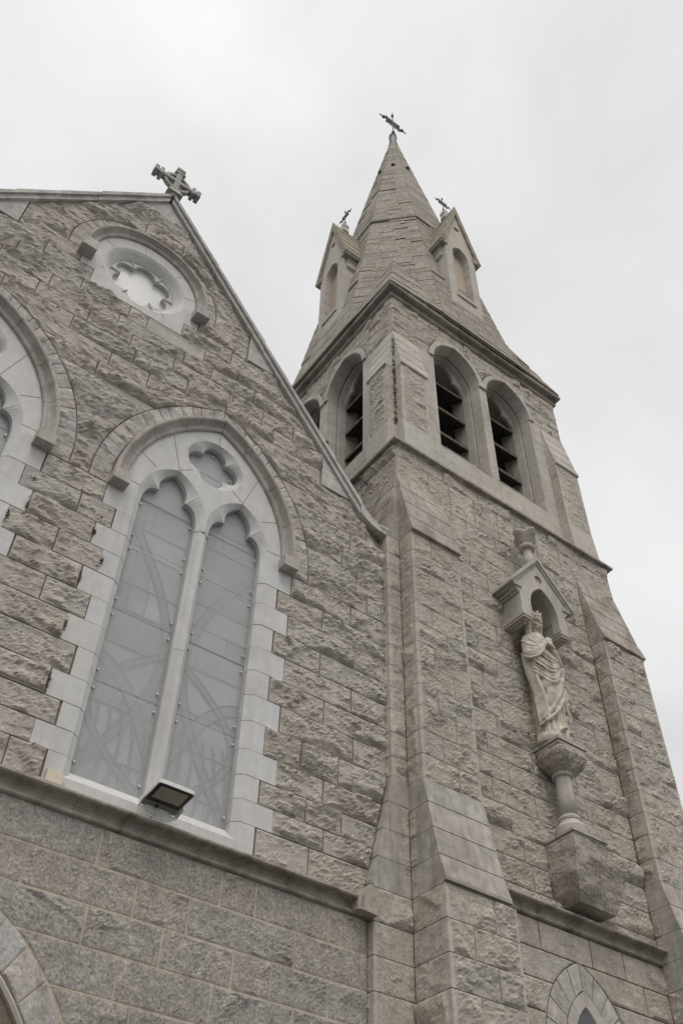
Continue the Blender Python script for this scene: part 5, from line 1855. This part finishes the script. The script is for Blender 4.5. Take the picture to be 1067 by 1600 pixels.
# neck and head, turned a little to her right and bowed
cl.tube([sp(0, 0.005, 1.64), sp(0, -0.005, 1.74), sp(0, -0.012, 1.81)], [0.068, 0.056, 0.056])
Rh = Matrix.Rotation(math.radians(-6), 3, 'Z') @ Matrix.Rotation(math.radians(8), 3, 'X')
HC = Vector((0.0, -0.02, 1.905))
def hp(x, y, z):
    v = Rh @ Vector((x, y, z)); return sp(HC.x + v.x, HC.y + v.y, HC.z + v.z)
HS = 1.12
cl.ball(hp(0, 0.012, 0.03), (0.080 * HS, 0.098 * HS, 0.105 * HS), 20, 14, Rh)
cl.ball(hp(0, -0.022 * HS, -0.045 * HS), (0.060 * HS, 0.068 * HS, 0.078 * HS), 16, 12, Rh)
cl.ball(hp(0, -0.072 * HS, -0.098 * HS), (0.026, 0.022, 0.022), 10, 8, Rh)          # chin
cl.tube([hp(0, -0.092 * HS, 0.018), hp(0, -0.108 * HS, -0.012), hp(0, -0.122 * HS, -0.040)], [0.010, 0.013, 0.018], 8)    # nose
cl.ball(hp(0, -0.092 * HS, -0.072 * HS), (0.028, 0.014, 0.009), 10, 8, Rh)          # lips
cl.ball(hp(0, -0.090 * HS, -0.086 * HS), (0.022, 0.013, 0.008), 10, 8, Rh)
for s in (-1, 1):
    cl.ball(hp(s * 0.034 * HS, -0.079 * HS, 0.006), (0.018, 0.012, 0.010), 10, 8, Rh)          # lids
    cl.tube([hp(s * 0.012, -0.094 * HS, 0.028), hp(s * 0.038, -0.090 * HS, 0.036), hp(s * 0.062, -0.072 * HS, 0.024)], [0.009, 0.011, 0.008], 6)   # brow
    cl.ball(hp(s * 0.042 * HS, -0.064 * HS, -0.045), (0.026, 0.022, 0.026), 10, 8, Rh)         # cheek
# hair and veil: waves framing the face, falling to the shoulders
for s in (-1, 1):
    for j, (off, r) in enumerate(((0.0, 0.026), (0.028, 0.028), (0.055, 0.028))):
        cl.tube([hp(s * 0.010, -0.078 + off * 1.2, 0.105), hp(s * (0.060 + off * 0.3), -0.058 + off, 0.075), hp(s * (0.088 + off * 0.2), -0.022 + off, 0.0), hp(s * (0.092 + off * 0.1), 0.005 + off * 0.9, -0.08), sp(s * (0.098 + off * 0.4), 0.0 + off * 0.6, 1.72), sp(s * (0.118 + off * 0.5), -0.015 + off * 0.5, 1.62), sp(s * (0.115 + off * 0.6), -0.045 + off * 0.4, 1.50 + off)], [r, r, r * 1.0, r * 1.1, r * 1.15, r * 1.1, r * 0.6], 8)
cl.ball(hp(0, 0.055, -0.03), (0.095, 0.085, 0.14), 16, 12, Rh)
cl.tube([sp(0, 0.085, 1.86), sp(0, 0.10, 1.72), sp(0, 0.11, 1.55)], [0.085, 0.095, 0.11])
# shoulders and arms: both forearms folded up on the breast
for s in (-1, 1):
    cl.ball(sp(s * 0.155, 0.0, 1.570), (0.080, 0.080, 0.080))
# her right arm (left in the picture), under the mantle
cl.tube([sp(-0.175, 0.0, 1.56), sp(-0.225, -0.02, 1.40), sp(-0.235, -0.055, 1.26), sp(-0.17, -0.135, 1.30), sp(-0.085, -0.175, 1.41), sp(-0.03, -0.175, 1.49)], [0.082, 0.078, 0.075, 0.060, 0.040, 0.028])
# her left arm
cl.tube([sp(0.175, 0.0, 1.56), sp(0.225, -0.03, 1.40), sp(0.228, -0.075, 1.23), sp(0.150, -0.150, 1.31), sp(0.075, -0.182, 1.40), sp(0.035, -0.178, 1.45)], [0.080, 0.072, 0.066, 0.050, 0.036, 0.028])
cl.tube([sp(0.245, -0.05, 1.30), sp(0.240, -0.10, 1.18), sp(0.235, -0.10, 1.08)], [0.055, 0.060, 0.035])

for k in range(5):
    cl.tube([sp(-0.225, 0.06, 1.55 - 0.055 * k), sp(-0.285, -0.01, 1.47 - 0.060 * k), sp(-0.262, -0.090, 1.38 - 0.052 * k), sp(-0.190, -0.165, 1.345 - 0.034 * k), sp(-0.115, -0.200, 1.385 - 0.02 * k)], [0.012, 0.019, 0.021, 0.017, 0.010], 7)


def hand(palm, dirv, side, spread):
    palm = Vector(palm); d = Vector(dirv).normalized(); n = Vector((0, -1, 0)); t = d.cross(n).normalized()
    cl.ball(palm, (0.030, 0.018, 0.034), 10, 8)
    cl.tube([palm - d * 0.05, palm, palm + d * 0.02], [0.026, 0.030, 0.030], 8)
    for i, (o, L) in enumerate(((-0.027, 0.062), (-0.009, 0.075), (0.009, 0.072), (0.027, 0.056))):
        b = palm + d * 0.028 + t * o
        cl.tube([b, b + d * L * 0.45 + n * 0.008, b + d * L * 0.8 + n * 0.000, b + d * L - n * 0.012], [0.0105, 0.010, 0.0095, 0.008], 7)
    b = palm - t * side * 0.026 - d * 0.01
    cl.tube([b, b - t * side * 0.022 + d * 0.022 + n * 0.004, b - t * side * 0.020 + d * 0.048], [0.012, 0.0105, 0.009], 7)


hand(sp(-0.012, -0.196, 1.505), (0.9, 0.0, 0.55), 1, 1)
hand(sp(0.020, -0.208, 1.435), (-0.85, 0.0, 0.50), -1, 1)
# mantle: broad swags from her right shoulder across the body, gathered at her left elbow
for j in range(9):
    u = j / 8.0
    z0 = 1.47 - 0.52 * u
    dip = 0.10 + 0.16 * u
    r = 0.020 + 0.007 * math.sin(j * 1.9)
    pts = []
    for q in range(7):
        t = q / 6.0
        x = -0.235 + (0.44 + 0.02 * u) * t
        bulge = math.sqrt(max(0.0, 1 - (x / 0.262) ** 2))
        y = -0.155 * bulge - 0.018
        z = z0 + (1.22 - z0) * t * 0.85 - dip * math.sin(math.pi * min(1, t * 1.05)) * (1 - 0.25 * t) + 0.02
        pts.append(sp(x, y, z))
    cl.tube(pts, [r * 0.8, r, r * 1.15, r * 1.1, r, r * 0.8, r * 0.6], 8)
# long diagonal pleats falling from the left hip to the right foot
for j in range(8):
    u = j / 7.0
    xt = 0.20 - 0.08 * u; xb = -0.20 + 0.24 * u
    zt = 1.12 - 0.05 * u; zb = 0.30 + 0.28 * u
    pts = []
    for q in range(6):
        t = q / 5.0
        x = xt + (xb - xt) * (t ** 1.3); z = zt + (zb - zt) * t
        w = 0.212
        y = -0.162 * math.sqrt(max(0.0, 1 - (x / w) ** 2)) - 0.012 - 0.022 * math.sin(math.pi * t)
        pts.append(sp(x, y, z))
    r = 0.017 + 0.006 * math.cos(j * 2.3)
    cl.tube(pts, [r * 0.7, r, r * 1.2, r * 1.2, r, r * 0.8], 8)
# rolled hem of the mantle, rising from her right foot to her left side
cl.tube([sp(-0.225, -0.02, 0.22), sp(-0.19, -0.11, 0.26), sp(-0.10, -0.185, 0.36), sp(0.0, -0.205, 0.50), sp(0.10, -0.180, 0.66), sp(0.19, -0.10, 0.80)], [0.022, 0.024, 0.022, 0.020, 0.020, 0.022], 8)
# mantle at her right side, hanging from the elbow to the ground
for j in range(5):
    u = j / 4.0
    cl.tube([sp(-0.225 + 0.03 * u, 0.08 - 0.13 * u, 1.36 - 0.12 * u), sp(-0.232 + 0.02 * u, 0.05 - 0.12 * u, 1.05 - 0.10 * u), sp(-0.215 + 0.03 * u, 0.0 - 0.11 * u, 0.72 - 0.05 * u), sp(-0.212 + 0.045 * u, 0.0 - 0.115 * u, 0.48), sp(-0.205 + 0.05 * u, 0.0 - 0.12 * u, 0.28 + 0.03 * u)], [0.022, 0.027 + 0.006 * math.sin(j * 2.0), 0.026, 0.022, 0.014], 8)
# cascade of folds at her left side
for j in range(5):
    x = 0.205 + 0.015 * j; y = -0.115 + 0.035 * j
    pts = []
    for q in range(9):
        t = q / 8.0
        pts.append(sp(x + 0.024 * math.sin(q * 2.1 + j * 1.2), y + 0.012 * math.cos(q * 2.1), 1.16 - (0.80 - 0.05 * j) * t))
    cl.tube(pts, [0.030, 0.026, 0.030, 0.024, 0.030, 0.022, 0.028, 0.022, 0.016], 8)
for (zz, rr_) in ((0.86, 0.036), (0.66, 0.034), (0.46, 0.030)):
    cl.ball(sp(0.245, -0.085, zz), (0.034, 0.040, 0.055), 10, 8)
# gown folds below the hem
for j in range(7):
    a = math.radians(-150 + 20 * j)
    x, y = 0.185 * math.cos(a), 0.160 * math.sin(a)
    cl.tube([sp(x * 0.96, y * 0.96, 0.55), sp(x, y, 0.30), sp(x * 1.08, y * 1.10, 0.12)], [0.016, 0.020, 0.026], 8)
# feet
cl.ball(sp(-0.055, -0.205, 0.125), (0.035, 0.075, 0.028)); cl.ball(sp(0.075, -0.185, 0.125), (0.035, 0.065, 0.028))
# collar folds
for j in range(3):
    cl.tube([sp(-0.12 - 0.02 * j, -0.06, 1.63 - 0.03 * j), sp(-0.04, -0.125 - 0.01 * j, 1.56 - 0.035 * j), sp(0.05, -0.125 - 0.01 * j, 1.57 - 0.035 * j), sp(0.125 + 0.02 * j, -0.06, 1.63 - 0.03 * j)], 0.014, 7)
body = cl.fuse('body', T['statue'], sta, 0.0085, 2)
# crown: a band with upright leaves
ck = Clay()
for k in range(20):
    a = 2 * math.pi * k / 20; b = 2 * math.pi * (k + 1) / 20
    p = lambda a, z, r=0.094: hp(r * math.cos(a), 0.020 + r * 1.12 * math.sin(a), z)
    ck.mb.tube([p(a, 0.105), p(b, 0.105)], 0.013, 6); ck.mb.tube([p(a, 0.125), p(b, 0.125)], 0.009, 6)
for k in range(10):
    a = 2 * math.pi * (k + 0.25) / 10
    rr_ = 0.100
    ck.tube([p(a, 0.115, 0.096), p(a, 0.138, 0.099), p(a, 0.152, 0.102)], [0.012, 0.017, 0.010], 6)
    ck.ball(p(a - 0.14, 0.138, 0.100), 0.011, 6, 5); ck.ball(p(a + 0.14, 0.138, 0.100), 0.011, 6, 5)
ck.fuse('crown', T['statue'], sta, 0.006, 1)
# narrow back slab standing for the pole of shadow between statue and wall
MB().box(8.02, 8.30, -0.16, TY0 + 0.005, 8.45, 9.9).build('shadow_slab', T['statue'], sta)

# ================================================================== gable cross
gc = thing('gable_cross', 'ringed stone cross standing on the apex of the church gable', 'cross', (1.50, -0.05, 15.9))
GCX, GCY, GCZ = 1.515, -0.02, 16.38
KC = 0.87        # overall size of the cross
TH = 0.075


def gbox(name, x0, x1, z0, z1, t=TH, bev=0.012):
    mb = MB()
    x0, x1, z0, z1, t = x0 * KC, x1 * KC, z0 * (KC if z0 > -0.45 else 1.0), z1 * KC, t * 0.92
    pl = [(x0, z0), (x1, z0), (x1, z1), (x0, z1)]
    cxm, czm = (x0 + x1) / 2, (z0 + z1) / 2
    f = lambda k: [(cxm + (x - cxm) * (1 - k / max(abs(x1 - x0) / 2, 1e-3)), czm + (z - czm) * (1 - k / max(abs(z1 - z0) / 2, 1e-3))) for x, z in pl]
    rings = [[(GCX + x, GCY - t, GCZ + z) for x, z in f(bev)], [(GCX + x, GCY - t + bev, GCZ + z) for x, z in pl], [(GCX + x, GCY + t - bev, GCZ + z) for x, z in pl], [(GCX + x, GCY + t, GCZ + z) for x, z in f(bev)]]
    mb.add(*solid_loft(rings))
    return mb.build(name, T['cross'], gc)


gbox('shaft', -0.055, 0.055, -0.50, 0.50, 0.065)
gbox('arm', -0.43, 0.43, -0.052, 0.052, 0.062)
mb = MB().add(*solid_loft([[(GCX - 0.13, GCY - 0.13, 15.86), (GCX + 0.13, GCY - 0.13, 15.86), (GCX + 0.13, GCY + 0.13, 15.86), (GCX - 0.13, GCY + 0.13, 15.86)], [(GCX - 0.06, GCY - 0.07, 16.08), (GCX + 0.06, GCY - 0.07, 16.08), (GCX + 0.06, GCY + 0.07, 16.08), (GCX - 0.06, GCY + 0.07, 16.08)]]))
mb.build('base', T['cross'], gc)
for s in (-1, 1):
    gbox('arm_end', *sorted((s * 0.30, s * 0.365)), -0.115, 0.115, 0.085)
    gbox('arm_end', *sorted((s * 0.395, s * 0.475)), -0.095, 0.095, 0.085)
gbox('head_end', -0.105, 0.105, 0.30, 0.36, 0.08)
gbox('head_end', -0.085, 0.085, 0.42, 0.50, 0.08)
gbox('foot_end', -0.105, 0.105, -0.36, -0.30, 0.08)
ro, ri = circ(0, 0, 0.27, 40), circ(0, 0, 0.215, 40)
mb = MB()
W4 = lambda y: (lambda a, z: (GCX + a * KC, GCY + y, GCZ + z * KC))
plate(mb, ro, [ri], W4(-0.035)); plate(mb, ro, [ri], W4(0.035))
mb.add(*strip_loft(ro, ro, W4(-0.035), W4(0.035), True)); mb.add(*strip_loft(ri, ri, W4(-0.035), W4(0.035), True))
mb.build('ring', T['cross'], gc)
for q in range(4):
    a = math.pi / 4 + q * math.pi / 2
    # curved inner braces of the ring
    c = (0.19 * math.cos(a) * 1.35, 0.19 * math.sin(a) * 1.35)
    pts = []
    for k in range(9):
        b = a + math.pi - 0.95 + 1.9 * k / 8
        pts.append((GCX + KC * (c[0] + 0.155 * math.cos(b)), GCY, GCZ + KC * (c[1] + 0.155 * math.sin(b))))
    MB().tube(pts, 0.022, 6).build('brace', T['cross'], gc)

# ================================================================== floodlight, box and cables on the string course
fl_ = thing('floodlight', 'white and black floodlight on the ledge under the mullion of the pointed window', 'floodlight', (3.065, -0.08, 5.70))
hx0, hx1 = 2.893, 3.237


def hp2(x, s, h):
    """head space: s 0 at the wall side .. 1 outer edge, h up"""
    y = -0.145 - 0.262 * s; z = 5.848 + 0.028 * s + h
    return (x, y, z)


def rrect(x0, x1, s0, s1, r, n=5):
    out = []
    k = 0.262
    for (cx_, cs, a0) in ((x1 - r, s1 - r / k, 0), (x0 + r, s1 - r / k, 90), (x0 + r, s0 + r / k, 180), (x1 - r, s0 + r / k, 270)):
        for i in range(n + 1):
            a = math.radians(a0 + 90 * i / n)
            out.append((cx_ + r * math.cos(a), cs + r * math.sin(a) / k))
    return out


mb = MB()
o = rrect(hx0, hx1, -0.30, 1.0, 0.022)
o2 = rrect(hx0 + 0.02, hx1 - 0.02, -0.22, 0.93, 0.03)
mb.add(*solid_loft([[hp2(x, s, 0.0) for x, s in o], [hp2(x, s, 0.030) for x, s in o], [hp2(x, s, 0.048) for x, s in o2]]))
mb.build('housing', T['white_metal'], fl_)
o = rrect(hx0 + 0.008, hx1 - 0.008, 0.02, 0.965, 0.018)
MB().add(*solid_loft([[hp2(x, s, -0.004) for x, s in o], [hp2(x, s, 0.002) for x, s in o]])).build('glass_frame', T['black_glass'], fl_)
o = rrect(hx0 + 0.042, hx1 - 0.042, 0.21, 0.86, 0.006)
MB().add(*solid_loft([[hp2(x, s, -0.0055) for x, s in o], [hp2(x, s, -0.004) for x, s in o]])).build('lens', T['led'], fl_)
mb = MB(); V = []
for i in range(13):
    x = hx0 + 0.055 + i * (hx1 - hx0 - 0.11) / 12
    mb.box(x - 0.0006, x + 0.0006, 0, 0, 0, 0) if False else None
o = rrect(hx0 + 0.004, hx1 - 0.004, -0.29, 0.015, 0.004)
MB().add(*solid_loft([[hp2(x, s, -0.010) for x, s in o], [hp2(x, s, 0.001) for x, s in o]])).build('driver_cover', T['grey_beige'], fl_)
mb = MB().prism([(2.875, 5.86), (2.872, 5.78), (2.905, 5.735), (3.16, 5.735), (3.235, 5.78), (3.255, 5.86), (3.235, 5.86), (3.215, 5.80), (3.14, 5.83), (2.95, 5.83), (2.90, 5.80), (2.895, 5.86)], lambda a, b, d: (a, d, b), -0.098, -0.090)
mb.build('bracket', T['white_metal'], fl_)
for x in (2.872, 3.244):
    MB().prism([(-0.094, 5.79), (-0.20, 5.835), (-0.20, 5.875), (-0.094, 5.86)], lambda y, z, d: (d, y, z), x, x + 0.006).build('bracket_arm', T['white_metal'], fl_)
for (x, z) in ((2.965, 5.765), (3.0, 5.765), (3.10, 5.765)):
    MB().tube([(x, -0.104, z), (x, -0.096, z)], 0.008, 8).build('screw', T['bolt'], fl_)
MB().tube([(3.035, -0.12, 5.835), (3.045, -0.12, 5.79), (3.03, -0.11, 5.755), (3.02, -0.06, 5.745)], 0.007, 6).build('cable', T['beige'], fl_)
MB().tube([(3.03, -0.125, 5.845), (3.03, -0.125, 5.815)], 0.012, 8).build('cable_gland', T['black_glass'], fl_)

jb = thing('junction_box', 'small cream plastic box on the ledge left of the floodlight', 'box', (2.13, -0.03, 5.74))
o = lambda e: [(2.058 + e, 5.745 + e), (2.208 - e, 5.745 + e), (2.208 - e, 5.858 - e), (2.058 + e, 5.858 - e)]
mb = MB().add(*solid_loft([[(x, -0.055, z) for x, z in o(0.004)], [(x, -0.050, z) for x, z in o(0)], [(x, 0.0, z) for x, z in o(0)]]))
mb.build('box_body', T['beige'], jb)
MB().tube([(2.06, -0.03, 5.765), (2.02, -0.035, 5.757), (1.95, -0.04, 5.742), (1.88, -0.05, 5.735)], 0.005, 6).build('cable', T['white_metal'], jb)
MB().tube([(2.205, -0.03, 5.78), (2.235, -0.035, 5.765), (2.265, -0.045, 5.742), (2.29, -0.07, 5.732)], 0.0045, 6).build('cable', T['white_metal'], jb)
MB().tube([(2.205, -0.03, 5.80), (2.245, -0.035, 5.780), (2.29, -0.045, 5.745), (2.31, -0.07, 5.730)], 0.0045, 6).build('cable', T['white_metal'], jb)

# iron stub in the tower wall below the belfry
st_ = MB().tube([(5.86 - 0.005, 0.60, 12.60), (5.86 - 0.17, 0.56, 12.60)], 0.011, 6).tube([(5.86 - 0.165, 0.50, 12.60), (5.86 - 0.165, 0.62, 12.61)], 0.010, 6).build('iron_bracket', T['iron'])
tag(st_, 'short rusty iron bracket sticking out of the tower wall just under the belfry ledge', 'bracket')

# moss growing in the angle between the belfry buttresses
mrng = np.random.RandomState(8)
mb = MB()
for i in range(420):
    z = 13.62 + 2.5 * mrng.rand() ** 1.0
    r = abs(mrng.normal(0, 0.022)) + 0.004
    if mrng.rand() < 0.5: p = Vector((BX0 - r, BY0 - 0.004, z))
    else: p = Vector((BX0 - 0.004, BY0 - r, z))
    s = mrng.uniform(0.008, 0.020)
    q = [p + Vector(mrng.normal(0, s, 3)) for _ in range(3)]
    mb.add([tuple(v) for v in q], [(0, 1, 2)])
tag(mb.build('moss', T['moss']), kind='stuff', label='dark moss in the angle of the belfry buttresses')

# dry moss and small roots in the open joints beside the window stones, and a dead tuft behind the statue
T['dry_moss'] = simple('dry_moss', (0.16, 0.095, 0.045), 0.95, noise=0.5, nscale=40)


def tuft(centre, spread, n, size, seed):
    r_ = np.random.RandomState(seed); mb = MB()
    for i in range(n):
        p = Vector(centre) + Vector(r_.normal(0, 1, 3) * np.array(spread))
        q = [p + Vector(r_.normal(0, size, 3)) for _ in range(3)]
        mb.add([tuple(v) for v in q], [(0, 1, 2)])
    return mb


mb = MB()
for k, (x, z, sx_, sz_) in enumerate(((1.16, 8.50, 0.006, 0.07), (1.02, 8.24, 0.006, 0.05), (1.15, 8.86, 0.03, 0.006), (1.866, 6.68, 0.006, 0.05), (1.865, 7.32, 0.005, 0.03), (1.866, 7.92, 0.005, 0.04), (1.87, 8.55, 0.005, 0.03), (2.03, 8.24, 0.005, 0.03))):
    mt = tuft((x, -0.006, z), (sx_, 0.007, sz_), 60, 0.009, 30 + k)
    b0 = mb.n
    mb.V += mt.V; mb.F += [tuple(i + b0 for i in f) for f in mt.F]; mb.n += mt.n
tag(mb.build('dry_moss', T['dry_moss']), kind='stuff', label='brown dry moss in the joints beside the window stones')
tag(tuft((7.86, -0.15, 10.00), (0.028, 0.035, 0.06), 200, 0.010, 99).build('dry_plant', T['dry_moss']), kind='stuff', label='dry brown tuft growing behind the shoulder of the statue')
